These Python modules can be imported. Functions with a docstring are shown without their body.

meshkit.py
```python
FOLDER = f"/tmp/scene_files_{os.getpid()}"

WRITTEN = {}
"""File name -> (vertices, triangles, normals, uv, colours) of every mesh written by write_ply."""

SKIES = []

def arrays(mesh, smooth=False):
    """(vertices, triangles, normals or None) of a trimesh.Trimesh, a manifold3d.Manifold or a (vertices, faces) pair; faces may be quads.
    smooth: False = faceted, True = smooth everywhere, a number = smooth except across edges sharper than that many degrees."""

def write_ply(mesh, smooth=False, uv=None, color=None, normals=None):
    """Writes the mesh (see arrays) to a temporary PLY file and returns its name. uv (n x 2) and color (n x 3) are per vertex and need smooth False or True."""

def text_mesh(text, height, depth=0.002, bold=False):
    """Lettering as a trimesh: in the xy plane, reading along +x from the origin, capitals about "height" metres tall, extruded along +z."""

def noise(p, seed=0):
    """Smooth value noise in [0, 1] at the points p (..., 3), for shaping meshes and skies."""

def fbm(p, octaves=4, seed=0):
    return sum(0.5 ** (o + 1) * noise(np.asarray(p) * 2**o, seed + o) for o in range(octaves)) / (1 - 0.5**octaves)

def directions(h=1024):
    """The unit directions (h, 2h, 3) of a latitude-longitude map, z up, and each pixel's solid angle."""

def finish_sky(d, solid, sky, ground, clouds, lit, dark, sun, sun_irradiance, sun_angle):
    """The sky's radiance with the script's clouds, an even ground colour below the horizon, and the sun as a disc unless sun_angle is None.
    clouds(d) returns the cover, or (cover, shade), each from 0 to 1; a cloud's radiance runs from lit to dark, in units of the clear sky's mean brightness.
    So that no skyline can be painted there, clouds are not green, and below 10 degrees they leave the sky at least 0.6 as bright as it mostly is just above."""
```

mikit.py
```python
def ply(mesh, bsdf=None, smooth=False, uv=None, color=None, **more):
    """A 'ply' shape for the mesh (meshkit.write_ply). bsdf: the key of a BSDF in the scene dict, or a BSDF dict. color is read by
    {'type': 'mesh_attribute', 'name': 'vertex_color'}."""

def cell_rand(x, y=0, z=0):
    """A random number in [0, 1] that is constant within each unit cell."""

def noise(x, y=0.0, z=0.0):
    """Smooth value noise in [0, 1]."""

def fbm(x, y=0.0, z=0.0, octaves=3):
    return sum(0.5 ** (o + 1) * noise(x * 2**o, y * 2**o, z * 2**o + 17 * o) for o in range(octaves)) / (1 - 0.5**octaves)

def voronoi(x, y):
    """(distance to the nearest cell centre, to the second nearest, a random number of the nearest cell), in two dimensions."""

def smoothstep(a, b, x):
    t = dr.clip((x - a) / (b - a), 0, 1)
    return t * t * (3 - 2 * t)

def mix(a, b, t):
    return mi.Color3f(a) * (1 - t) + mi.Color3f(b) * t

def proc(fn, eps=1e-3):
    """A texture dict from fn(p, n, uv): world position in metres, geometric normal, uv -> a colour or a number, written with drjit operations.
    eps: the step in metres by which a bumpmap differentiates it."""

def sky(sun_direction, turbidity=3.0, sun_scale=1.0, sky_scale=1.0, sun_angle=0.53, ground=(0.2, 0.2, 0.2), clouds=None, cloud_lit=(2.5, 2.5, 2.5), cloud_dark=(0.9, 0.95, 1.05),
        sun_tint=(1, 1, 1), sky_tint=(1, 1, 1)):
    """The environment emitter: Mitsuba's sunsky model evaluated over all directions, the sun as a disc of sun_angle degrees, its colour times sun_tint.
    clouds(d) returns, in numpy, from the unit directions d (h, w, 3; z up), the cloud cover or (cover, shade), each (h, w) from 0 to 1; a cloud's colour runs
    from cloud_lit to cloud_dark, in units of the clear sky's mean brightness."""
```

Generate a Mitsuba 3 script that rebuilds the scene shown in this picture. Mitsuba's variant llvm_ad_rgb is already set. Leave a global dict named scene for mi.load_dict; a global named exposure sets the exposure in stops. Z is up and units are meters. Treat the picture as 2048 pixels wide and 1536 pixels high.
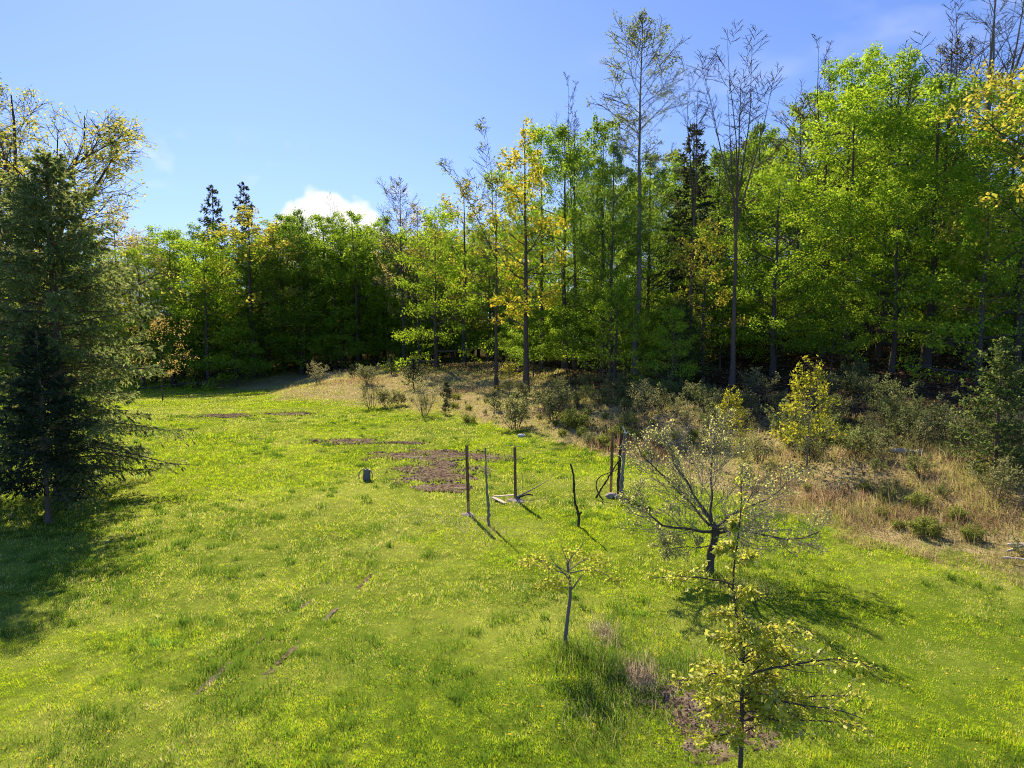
import math
import numpy as np
import drjit as dr
import mitsuba as mi
import trimesh
import mikit
import meshkit
from mikit import proc, noise, fbm, smoothstep, mix

T4 = mi.ScalarTransform4f
scene, labels = {}, {}

# ------------------------------------------------------------------ camera, sky, exposure
EYE = 6.0
PITCH = math.atan(128 / 1420)
scene['camera'] = {'type': 'perspective', 'fov': math.degrees(2 * math.atan(1024 / 1420)), 'near_clip': 0.1, 'far_clip': 5000.0,
                   'to_world': T4().look_at(origin=[0, 0, EYE], target=[0, math.cos(PITCH), EYE - math.sin(PITCH)], up=[0, 0, 1])}
SUN_AZ, SUN_EL = math.radians(20.0), math.radians(39.0)
SUN = [-math.sin(SUN_AZ) * math.cos(SUN_EL), math.cos(SUN_AZ) * math.cos(SUN_EL), math.sin(SUN_EL)]


def clouds(d):
    az = np.degrees(np.arctan2(d[..., 0], d[..., 1]))
    el = np.degrees(np.arcsin(np.clip(d[..., 2], -1, 1)))
    n = meshkit.fbm(np.stack([az * 0.35, el * 0.5, az * 0], -1), 5, seed=3)
    n2 = meshkit.fbm(np.stack([az * 0.11, el * 0.25, az * 0 + 7], -1), 4, seed=9)
    # one cumulus bank over the treeline, flat low down and heaped in the middle
    w = np.clip(1 - ((az + 14.0) / 4.9) ** 2, 0, 1)
    top = 6.2 + 3.2 * w ** 0.8 + (n - 0.5) * 4.2
    cum = np.clip((top - el) / 0.8, 0, 1) * np.clip(w / 0.12, 0, 1)
    # scattered thin scraps low in the sky all round, and faint high wisps
    scrap = np.clip((n - 0.60) / 0.13, 0, 1) * np.clip((n2 - 0.40) / 0.2, 0, 1) * np.clip((14 - el) / 4, 0, 1) * np.clip((el - 4) / 3, 0, 1) * 0.32
    wv = meshkit.fbm(np.stack([az * 0.16 + el * 0.10, el * 0.42 - az * 0.03, az * 0 + 3], -1), 5, seed=21)
    wisp = np.clip((wv - 0.53) / 0.25, 0, 1) * np.clip((el - 8) / 6, 0, 1) * np.clip((n2 - 0.38) / 0.25, 0, 1) * np.clip((az - 2) / 14, 0, 1) * 0.15
    cover = np.maximum(np.maximum(cum, scrap), wisp)
    shade = cum * np.clip((top - el - .8) / 5, 0, 1) * np.clip((n - .30) * 2.2, 0, 1)
    return cover, shade


scene['sky'] = mikit.sky(SUN, turbidity=2.2, sky_scale=.80, clouds=clouds, cloud_lit=(3.3, 3.25, 3.2), cloud_dark=(1.6, 1.7, 1.85), sun_tint=(1.0, 0.96, 0.88), sky_tint=(.64, .70, 1.05))
exposure = 2.75

# ------------------------------------------------------------------ materials
VC = {'type': 'mesh_attribute', 'name': 'vertex_color'}


def rgb(*c):
    return {'type': 'rgb', 'value': list(c)}


scene['leaf_material'] = {'type': 'principledthin', 'base_color': VC, 'roughness': 0.55, 'diff_trans': 1.3, 'spec_trans': 0.0, 'eta': 1.35}
scene['grass_material'] = {'type': 'principledthin', 'base_color': VC, 'roughness': 0.8, 'diff_trans': 1.3, 'spec_trans': 0.0, 'eta': 1.15}
scene['needle_material'] = {'type': 'twosided', 'bsdf': {'type': 'diffuse', 'reflectance': VC}}
scene['bark_material'] = {'type': 'twosided', 'bsdf': {'type': 'diffuse', 'reflectance': VC}}
scene['clod_material'] = {'type': 'twosided', 'bsdf': {'type': 'diffuse', 'reflectance': VC}}

BOUND = np.array([(-60, 92), (-40, 85), (-25, 72), (-18, 54), (-5.5, 46), (.7, 38), (4.9, 29), (7.7, 23.4), (8.9, 20.5), (11.6, 16.2), (15, 11), (22, 2)], float)


def ss(a, b, x):
    t = np.clip((x - a) / (b - a), 0, 1)
    return t * t * (3 - 2 * t)


def margin(x, y):
    """about how far beyond the mown lawn's edge, in metres"""
    return .6 * (np.asarray(y, float) - np.interp(x, BOUND[:, 0], BOUND[:, 1]))


def terrain(x, y):
    x, y = np.asarray(x, float), np.asarray(y, float)
    s = margin(x, y)
    z = .125 * np.clip(s, 0, 15) + .12 * np.clip(s - 15, 0, 120) * ss(2, 22, x)
    z = z - 1.7 * ss(68, 86, y) * (1 - ss(0, 16, x)) * ss(-30, -12, x) - 1.6 * ss(40, 80, y) * (1 - ss(-32, -10, x))
    p = np.stack([x, y, x * 0], -1)
    near = np.exp(-np.maximum(0, np.hypot(x, y) - 60) / 30)
    z = z + (meshkit.fbm(p * 0.35, 3, seed=4) - .5) * .16 * near + (meshkit.fbm(p * 0.22 + 31, 3, seed=8) - .5) * .9 * ss(2, 8, s) * near
    z = z - 0.05 * track(x, y)
    return z


def track(x, y):
    """two old wheel ruts, 1 inside them"""
    def line(ax, ay, bx, by):
        L = math.hypot(bx - ax, by - ay)
        ux, uy = (bx - ax) / L, (by - ay) / L
        t, o = (x - ax) * ux + (y - ay) * uy, np.abs(-(x - ax) * uy + (y - ay) * ux)
        return np.exp(-(o / .10) ** 2) * ss(-.5, 1, t) * (1 - ss(L - 1.5, L + .5, t))
    a = np.maximum(line(-5.2, 10.6, -4.02, 16.9), line(-4.36, 10.6, -3.15, 17.6))
    return a * (.75 + .45 * meshkit.noise(np.stack([x * 1.1, y * 1.1, x * 0 + 5], -1), 12))


PATCHES = [(-3.0, 31.0, 3.2, 1.6), (-3.1, 27.6, 1.7, 2.3), (-1.0, 30.2, 1.5, .8), (-2.5, 25.0, 1.4, .8), (-8.6, 34.6, 1.7, 1.2), (-14.2, 45.6, 1.8, .9), (-18.4, 44.4, 2.0, .9), (-5.2, 34.4, 1.6, .4),
           (2.95, 10.2, 1.15, .95), (3.8, 10.5, .7, .45), (2.1, 11.5, .28, .5), (1.75, 13.0, .18, .42)]


def bare(x, y):
    """how bare the soil is, 0 to 1"""
    p = np.stack([x, y, np.asarray(x) * 0], -1)
    n = meshkit.fbm(p * 1.1, 4, seed=14) - .5
    m = np.zeros_like(np.asarray(x, float))
    for cx, cy, rx, ry in PATCHES:
        r = np.sqrt(((x - cx) / rx) ** 2 + ((y - cy) / ry) ** 2)
        m = np.maximum(m, np.clip(1.25 - r + n * 1.5, 0, 1))
    return m


def put(key, mesh, bsdf, color=None, smooth=False, **lab):
    scene[key] = mikit.ply(mesh, bsdf, smooth=smooth, color=color)
    if lab:
        labels[key] = lab
    return key


# ------------------------------------------------------------------ the ground sheet
def axis(lo, hi, step, far):
    inner = np.arange(lo, hi, step)
    g = step * 1.35 ** np.arange(1, 40)
    a = hi + np.cumsum(g)
    b = lo - np.cumsum(g)
    return np.concatenate([b[b > -far][::-1], [], inner, a[a < far]])


gx, gy = axis(-34, 34, .34, 900), axis(7, 62, .30, 900)
X, Y = np.meshgrid(gx, gy, indexing='xy')
Z = terrain(X, Y)
nx, ny = len(gx), len(gy)
i, j = np.meshgrid(np.arange(nx - 1), np.arange(ny - 1), indexing='xy')
a = (j * nx + i).ravel()
ground_faces = np.vstack([np.stack([a, a + 1, a + nx + 1], -1), np.stack([a, a + nx + 1, a + nx], -1)])
ground_mesh = (np.stack([X.ravel(), Y.ravel(), Z.ravel()], -1), ground_faces)
SL = [tuple(map(float, (BOUND[k, 0], BOUND[k, 1], BOUND[k + 1, 0] - BOUND[k, 0], (BOUND[k + 1, 1] - BOUND[k, 1]) / (BOUND[k + 1, 0] - BOUND[k, 0])))) for k in range(len(BOUND) - 1)]


def ground_colour(p, n, uv):
    yb = mi.Float(float(BOUND[0, 1]))
    for x0, _, dx, sl in SL:
        yb = yb + sl * dr.clip(p.x - x0, 0, dx)
    s = .6 * (p.y - yb)
    big, mid, fine = fbm(p.x * .3, p.y * .3, 1.0), fbm(p.x * 1.7, p.y * 1.7, 5.0), fbm(p.x * 14, p.y * 14, 9.0)
    lawn = mix((.085, .15, .015), (.22, .28, .05), smoothstep(.3, .75, .5 * big + .3 * mid + .2 * fine))
    dry = mix((.18, .18, .07), (.36, .31, .17), smoothstep(.3, .7, .4 * mid + .6 * fine))
    litter = mix((.030, .026, .014), (.075, .058, .030), smoothstep(.25, .75, fine))
    c = mix(lawn, dry, smoothstep(-.6, 1.2, s + (mid - .5) * 3))
    return mix(c, litter, smoothstep(8, 13, s + (mid - .5) * 5))


scene['ground_material'] = {'type': 'diffuse', 'reflectance': proc(ground_colour)}
put('ground', ground_mesh, 'ground_material', smooth=True, kind='structure')

# bare soil lying a little proud of the turf


def soil_sheet(xs, ys, mask, cut=.36, lift=.18, swell=.05):
    gx_, gy_ = np.meshgrid(xs, ys, indexing='xy')
    bm_ = mask(gx_, gy_)
    k = len(xs)
    q = np.stack([gx_, gy_, gx_ * 0], -1)
    z_ = terrain(gx_, gy_) + np.clip((bm_ - .42) * lift, -.03, .05) + (meshkit.fbm(q * 5, 3, seed=2) - .5) * swell * (bm_ > .4) + (meshkit.noise(q * 11, 6) - .5) * .04 + (meshkit.noise(q * 27, 16) - .5) * .025
    i, j = np.meshgrid(np.arange(k - 1), np.arange(len(ys) - 1), indexing='xy')
    a = (j * k + i).ravel()
    b = bm_.ravel()
    a = a[np.minimum.reduce([b[a], b[a + 1], b[a + k], b[a + k + 1]]) > cut]
    m = trimesh.Trimesh(np.stack([gx_.ravel(), gy_.ravel(), z_.ravel()], -1), np.vstack([np.stack([a, a + 1, a + k + 1], -1), np.stack([a, a + k + 1, a + k], -1)]), process=False)
    m.remove_unreferenced_vertices()
    return m


def patch_mask(x, y):
    b = np.zeros_like(x)
    for cx, cy, rx, ry in PATCHES:
        w = (np.abs(x - cx) < rx * 2.2) & (np.abs(y - cy) < ry * 2.2)
        b[w] = np.maximum(b[w], bare(x[w], y[w]))
    return b + (meshkit.fbm(np.stack([x * 3.5, y * 3.5, x * 0], -1), 2, seed=29) - .5) * .35 * (b > .1)


def rut_mask(x, y):
    return track(x, y) * 1.0 + (meshkit.fbm(np.stack([x * 4, y * 2.5, x * 0], -1), 2, seed=33) - .5) * .6 - .18


pm = trimesh.util.concatenate([soil_sheet(np.arange(-21, 1, .08), np.arange(19, 48, .08), patch_mask), soil_sheet(np.arange(1, 6, .03), np.arange(8.8, 14, .03), patch_mask, .36, .03, .015), soil_sheet(np.arange(-5.7, -2.7, .035), np.arange(10, 18.5, .05), rut_mask, .42, .05)])


def soil_colour(p, n, uv):
    f, m = fbm(p.x * 16, p.y * 16, 3.0), fbm(p.x * 2.1, p.y * 2.1, 8.0)
    c = mix((.060, .046, .034), (.20, .162, .120), smoothstep(.25, .7, f))
    return mix(c, (.30, .27, .23), smoothstep(.55, .8, m) * .5)


scene['soil_material'] = {'type': 'diffuse', 'reflectance': proc(soil_colour)}
put('bare_soil', pm, 'soil_material', smooth=True, kind='structure')

# ------------------------------------------------------------------ scattered ground cover


def norm(v):
    return v / np.maximum(np.linalg.norm(v, axis=-1, keepdims=True), 1e-9)


def blades(rng, x, y, h, w, color, lean=.45, z=None, seg=1):
    """thin upright blades: one (seg=1) or three triangles each, rooted in the ground"""
    n = len(x)
    z = (terrain(x, y) if z is None else z) - .005
    az, la = rng.uniform(0, 2 * np.pi, n), rng.uniform(0, 2 * np.pi, n)
    le = np.abs(rng.normal(0, lean, n))
    base = np.stack([x, y, z], -1)
    side = np.stack([np.cos(az), np.sin(az), 0 * az], -1) * (w / 2)[:, None]
    up = np.stack([np.cos(la) * np.sin(le), np.sin(la) * np.sin(le), np.cos(le)], -1)
    if seg == 1:
        V = np.stack([base - side, base + side, base + up * h[:, None]], 1)
        F = np.arange(n * 3).reshape(n, 3)
        C = np.repeat(color, 3, 0).reshape(n, 3, 3)
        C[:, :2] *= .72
    else:
        midp = base + up * (h * .55)[:, None]
        tip = midp + norm(up * 1.0 + np.stack([np.cos(la), np.sin(la), 0 * la - .5], -1) * le[:, None] * 1.4) * (h * .5)[:, None]
        V = np.stack([base - side, base + side, midp + side * .8, midp - side * .8, tip], 1)
        b = np.arange(n)[:, None] * 5
        F = np.concatenate([b + [0, 1, 2], b + [0, 2, 3], b + [3, 2, 4]])
        C = np.repeat(color, 5, 0).reshape(n, 5, 3)
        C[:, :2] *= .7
    return V.reshape(-1, 3), F, C.reshape(-1, 3)


def palette(rng, n, cols, wts=None, var=.18, mixer=None):
    cols = np.array(cols, float)
    k = rng.choice(len(cols), n, p=None if wts is None else np.array(wts) / np.sum(wts))
    c = cols[k]
    return np.clip(c * rng.uniform(1 - var, 1 + var, (n, 1)) * rng.uniform(.93, 1.07, (n, 3)), .004, .9)


def sector(rng, n, d0, d1, power):
    """random places in the wedge of ground in view, thinning out with distance to the given power"""
    u = rng.uniform(0, 1, n)
    if abs(power - 2) < 1e-6:
        d = d0 * (d1 / d0) ** u
    else:
        q = 2 - power
        d = (d0 ** q + u * (d1 ** q - d0 ** q)) ** (1 / q)
    return d * rng.uniform(-.80, .80, n), d


def n2(x, y, f, seed, o=3):
    return meshkit.fbm(np.stack([x * f, y * f, x * 0], -1), o, seed=seed)


rng = np.random.default_rng(11)
# the mown lawn: short blades, denser and finer near by
parts = []
x, y = sector(rng, 1500000, 8.3, 92, 1.9)
s = margin(x, y)
bm = bare(x, y)
trk = track(x, y)
keep = (s < .6 + (n2(x, y, .5, 5) - .5) * 3) & (rng.uniform(0, 1, len(x)) > np.clip((bm - .15) * 1.5, 0, .90)) & (rng.uniform(0, 1, len(x)) > trk * .85)
lush = n2(x, y, .45, 41)
fine = n2(x, y, 2.2, 42)
worn = np.clip((n2(x, y, .20, 43) - .45) * 6, 0, 1) * .8 + np.clip((n2(x, y, .9, 48) - .52) * 6, 0, 1) * .45
keep &= rng.uniform(0, 1, len(x)) > worn * .45
x, y, lush, fine, worn = x[keep], y[keep], lush[keep], fine[keep], worn[keep]
sc = np.clip(y / 12, 1, 8)
h = .66 * (.045 + .05 * np.clip(lush * 2 - .6, 0, 1) + .05 * np.clip((fine - .55) * 4, 0, 1)) * rng.uniform(.6, 1.3, len(x)) * np.clip(sc, 1, 2.2) ** .6
w = .0105 * sc ** .92 * rng.uniform(.7, 1.3, len(x))
green = palette(rng, len(x), [(.39, .58, .022), (.46, .63, .028), (.28, .49, .020), (.55, .63, .06)], [4, 4, 2, 1.2], .12)
straw = palette(rng, len(x), [(.66, .64, .22), (.56, .62, .14), (.62, .55, .24)])
deep = palette(rng, len(x), [(.13, .31, .03), (.17, .35, .04)])
pick = rng.uniform(0, 1, len(x))
col = np.where((pick < .02 + .50 * worn)[:, None], straw, np.where((pick > 1.05 - .9 * np.clip((fine - .56) * 4, 0, 1) * np.clip(lush * 2.4 - .7, 0, 1))[:, None], deep, green))
clump = (n2(x, y, 8.0, 44, 2) - .5) * 1.5 + (n2(x, y, 3.0, 45, 2) - .5) * .8   # single grass plants differ in tone
col = np.clip(col * (1 + clump)[:, None], .008, .75)
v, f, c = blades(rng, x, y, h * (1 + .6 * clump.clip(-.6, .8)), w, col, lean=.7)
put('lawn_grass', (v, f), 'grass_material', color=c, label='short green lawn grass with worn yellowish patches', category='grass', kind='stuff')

# taller darker tufts that the mower left
m = 2200
tx, ty = sector(rng, m, 8.6, 45, 1.6)
ok = (margin(tx, ty) < -.3) & (bare(tx, ty) < .3) & (n2(tx, ty, .35, 77) > .44)
tx, ty = tx[ok], ty[ok]
extra = np.array([(-3.6, 13.6), (-4.9, 12.1), (-4.5, 10.7), (-4.2, 10.5), (-3.95, 10.75), (-10.5, 17.1), (-1.2, 11.6), (-.8, 10.8), (.6, 10.9), (5.8, 11.6)])
tx, ty = np.append(tx, np.tile(extra[:, 0], 3) + rng.normal(0, .1, 30)), np.append(ty, np.tile(extra[:, 1], 3) + rng.normal(0, .12, 30))
k = 60
tr = rng.uniform(.06, .22, len(tx))
x = np.repeat(tx, k) + rng.normal(0, 1, len(tx) * k) * np.repeat(tr, k)
y = np.repeat(ty, k) + rng.normal(0, 1, len(tx) * k) * np.repeat(tr, k)
h = np.repeat(rng.uniform(.09, .2, len(tx)), k) * rng.uniform(.5, 1.2, len(x))
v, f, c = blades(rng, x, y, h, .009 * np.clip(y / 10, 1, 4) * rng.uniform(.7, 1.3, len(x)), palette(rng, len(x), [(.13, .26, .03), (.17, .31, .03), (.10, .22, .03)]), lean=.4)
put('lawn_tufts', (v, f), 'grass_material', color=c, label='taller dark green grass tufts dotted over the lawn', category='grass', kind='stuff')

# dandelions
tx, ty = sector(rng, 520, 8.6, 26, 1.2)
ok = (margin(tx, ty) < -.5) & (n2(tx, ty, .3, 70) > .5)
tx, ty = tx[ok], ty[ok]
ang = np.arange(7) * 2 * np.pi / 7
tz = terrain(tx, ty) + rng.uniform(.06, .12, len(tx))
rr = rng.uniform(.013, .022, len(tx))
ring = np.stack([tx[:, None] + rr[:, None] * np.cos(ang), ty[:, None] + rr[:, None] * np.sin(ang), tz[:, None] + 0 * ang], -1)
top = np.stack([tx, ty, tz + rr * .5], -1)[:, None]
bot = np.stack([tx, ty, tz - rr * .6], -1)[:, None]
v = np.concatenate([ring, top, bot], 1)
b = np.arange(len(tx))[:, None, None] * 9
e = np.arange(7)
f = np.concatenate([b + np.stack([e, (e + 1) % 7, e * 0 + 7], -1), b + np.stack([(e + 1) % 7, e, e * 0 + 8], -1)], 1).reshape(-1, 3)
put('dandelions', (v.reshape(-1, 3), f), 'clod_material', color=np.repeat(palette(rng, len(tx), [(.75, .55, .03), (.8, .62, .08)]), 9, 0), label='small yellow dandelion heads dotted in the lawn', category='flowers', kind='stuff')


def crumbs(rng, x, y, z, r, color):
    """small rough lumps: squashed octahedra with uneven corners"""
    n = len(x)
    d = np.array([(1, 0, 0), (-1, 0, 0), (0, 1, 0), (0, -1, 0), (0, 0, 1), (0, 0, -1)], float)
    V = d[None] * rng.uniform(.5, 1.4, (n, 6, 1)) * r[:, None, None] * np.array([1, 1, .6])
    t = rng.uniform(0, 2 * np.pi, n)
    R = np.zeros((n, 3, 3))
    R[:, 0, 0], R[:, 0, 1], R[:, 1, 0], R[:, 1, 1], R[:, 2, 2] = np.cos(t), -np.sin(t), np.sin(t), np.cos(t), 1
    V = np.einsum('nij,nkj->nki', R, V) + np.stack([x, y, z], -1)[:, None]
    F = np.array([(0, 2, 4), (2, 1, 4), (1, 3, 4), (3, 0, 4), (2, 0, 5), (1, 2, 5), (3, 1, 5), (0, 3, 5)])
    return V.reshape(-1, 3), (np.arange(n)[:, None, None] * 6 + F).reshape(-1, 3), np.repeat(color, 6, 0)


# bleached thatch lying flat round the fruit trees and thin on the worn ground
spots = [(1.78, 13.0, .16, .38, 700), (2.15, 11.55, .30, .40, 1500), (5.3, 15.3, .35, .35, 500), (4.4, 12.9, .8, .6, 900), (-.9, 19.7, .8, .5, 600), (-1.9, 21.0, .9, .6, 700), (1.5, 10.4, .5, .4, 400), (.3, 23.0, .6, .4, 300)]
x = np.concatenate([a + rng.normal(0, r, n) for a, b, r, q, n in spots])
y = np.concatenate([b + rng.normal(0, q, n) for a, b, r, q, n in spots])
v, f, c = blades(rng, x, y, rng.uniform(.08, .2, len(x)), rng.uniform(.006, .013, len(x)), palette(rng, len(x), [(.50, .46, .35), (.42, .38, .28), (.60, .56, .44), (.33, .29, .21)]), lean=1.2, z=terrain(x, y) + rng.uniform(.02, .07, len(x)))
put('dead_thatch', (v, f), 'grass_material', color=c, label='bleached dead grass lying flat round the fruit trees and posts', category='dead grass', kind='stuff')
# grass creeping in over the edges of the bare soil
cxs, cys = [], []
for cx, cy, rx, ry in PATCHES:
    n = int(900 * rx * ry) + 200
    cxs.append(cx + rng.normal(0, rx * .75, n))
    cys.append(cy + rng.normal(0, ry * .75, n))
x, y = np.concatenate(cxs), np.concatenate(cys)
bb = bare(x, y)
ok = (bb > .12) & (bb < .75) & (n2(x, y, 1.8, 83) > .5)
x, y = x[ok], y[ok]
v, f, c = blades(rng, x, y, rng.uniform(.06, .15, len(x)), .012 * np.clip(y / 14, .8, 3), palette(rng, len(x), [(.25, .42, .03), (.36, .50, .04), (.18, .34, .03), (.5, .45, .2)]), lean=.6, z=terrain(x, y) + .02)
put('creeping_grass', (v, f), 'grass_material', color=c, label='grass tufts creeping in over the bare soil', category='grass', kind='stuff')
cxs, cys = [], []
for cx, cy, rx, ry in PATCHES:
    n = int((260 if cy > 15 else 1500) * rx * ry) + 60
    cxs.append(cx + rng.normal(0, rx * .62, n))
    cys.append(cy + rng.normal(0, ry * .62, n))
x, y = np.concatenate(cxs), np.concatenate(cys)
ok = bare(x, y) > .22
x, y = x[ok], y[ok]
r = rng.uniform(.012, .05, len(x)) * np.clip(y / 25, .45, 1.3)
v, f, c = crumbs(rng, x, y, terrain(x, y) + .035, r, palette(rng, len(x), [(.10, .072, .052), (.16, .12, .09), (.26, .21, .16), (.34, .29, .24)], [3, 3, 2, 1]))
put('soil_clods', (v, f), 'clod_material', color=c, label='crumbly brown clods and wood chips on the bare soil patches', category='soil', kind='stuff')

# rough grass of the bank and mound, beyond the mown edge
x, y = sector(rng, 700000, 10, 74, 1.6)
s = margin(x, y)
edge = n2(x, y, .5, 5)
keep = (s > -.2 + (edge - .5) * 3) & (s < 17)
x, y, s = x[keep], y[keep], s[keep]
thin = n2(x, y, .5, 61)
right = ss(2, 9, x)
keep = rng.uniform(0, 1, len(x)) < (.30 + .9 * np.clip((thin - .35) * 3, 0, 1)) * (1 - .75 * ss(9, 15, s) * right)
x, y, s, right = x[keep], y[keep], s[keep], right[keep]
tone = n2(x, y, .6, 62)
mossy = palette(rng, len(x), [(.44, .50, .12), (.50, .52, .15), (.36, .44, .10)])
straw = palette(rng, len(x), [(.62, .54, .28), (.56, .48, .26), (.50, .40, .23), (.70, .62, .38)])
rust = palette(rng, len(x), [(.36, .27, .17), (.42, .33, .21), (.32, .25, .16)])
pick = rng.uniform(0, 1, len(x)) + (tone - .5) * 1.9
col = np.where((pick < .60 - .02 * right)[:, None], mossy, np.where((pick < .98 - .22 * right)[:, None], straw, rust))
sc = np.clip(y / 14, .8, 5)
h = (.10 + .10 * rng.uniform(0, 1, len(x)) + .22 * right * np.clip((n2(x, y, .8, 63) - .4) * 3, 0, 1)) * rng.uniform(.6, 1.3, len(x)) * (1 - .4 * ss(1.2, 0, s))
v, f, c = blades(rng, x, y, h, .011 * sc * rng.uniform(.7, 1.3, len(x)), col, lean=.75)
put('rough_grass', (v, f), 'grass_material', color=c, label='rough straw and olive grass on the unmown bank and mound', category='grass', kind='stuff')

# fallen leaves and dead stalks on the bank and the floor of the wood


def flakes(rng, x, y, z, size, color, tilt=.5):
    n = len(x)
    az = rng.uniform(0, 2 * np.pi, n)
    nrm = norm(np.stack([rng.normal(0, tilt, n), rng.normal(0, tilt, n), np.ones(n)], -1))
    t = norm(np.cross(nrm, np.stack([np.cos(az), np.sin(az), 0 * az], -1)))
    b = np.cross(nrm, t)
    c0 = np.stack([x, y, z], -1)
    V = np.stack([c0 - t * size[:, None], c0 + b * size[:, None] * .6, c0 + t * size[:, None], c0 - b * size[:, None] * .6], 1)
    bb = np.arange(n)[:, None] * 4
    return V.reshape(-1, 3), np.concatenate([bb + [0, 1, 2], bb + [0, 2, 3]]), np.repeat(color, 4, 0)


x, y = sector(rng, 120000, 13, 95, 1.3)
s = margin(x, y)
keep = (s > .2) & (rng.uniform(0, 1, len(x)) < np.where((s > 9) & ((x > 4) | (y > 68)), .9, .45 * ss(.2, 3, s) * ss(1, 6, x) * ss(.42, .6, n2(x, y, .5, 90))))
x, y = x[keep], y[keep]
v, f, c = flakes(rng, x, y, terrain(x, y) + rng.uniform(.02, .09, len(x)), rng.uniform(.04, .09, len(x)) * np.clip(y / 25, .8, 2.2), palette(rng, len(x), [(.10, .065, .04), (.14, .095, .06), (.08, .055, .04), (.19, .13, .09)]))
put('fallen_leaves', (v, f), 'clod_material', color=c, label='brown fallen leaves over the bank and under the trees', category='leaves', kind='stuff')

# rusty dead bracken flattened on the bank
spots = [(4.6, 32.6, .8, .8, 900), (5.6, 31.4, .7, .6, 700), (6.4, 29.6, .5, .6, 500), (9.0, 24.4, .7, .5, 900), (10.2, 22.3, .8, .5, 900), (11.4, 20.4, .9, .5, 900), (12.9, 19.0, .9, .6, 900), (-4.0, 52.5, 1.2, .8, 500), (-13.2, 61.0, 2.0, 1.0, 700), (2.6, 41.5, .8, .6, 400), (14.0, 19.8, .8, .6, 600)]
x = np.concatenate([a + rng.normal(0, r, n) for a, b, r, q, n in spots])
y = np.concatenate([b + rng.normal(0, q, n) for a, b, r, q, n in spots])
v, f, c = blades(rng, x, y, rng.uniform(.12, .36, len(x)), rng.uniform(.012, .03, len(x)) * np.clip(y / 20, .8, 2.2), palette(rng, len(x), [(.34, .23, .14), (.27, .18, .11), (.44, .33, .21), (.20, .14, .09)]), lean=.95, z=terrain(x, y) + rng.uniform(0, .12, len(x)))
put('dead_bracken', (v, f), 'grass_material', color=c, label='rusty brown dead bracken flattened in patches on the bank', category='bracken', kind='stuff')

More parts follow.
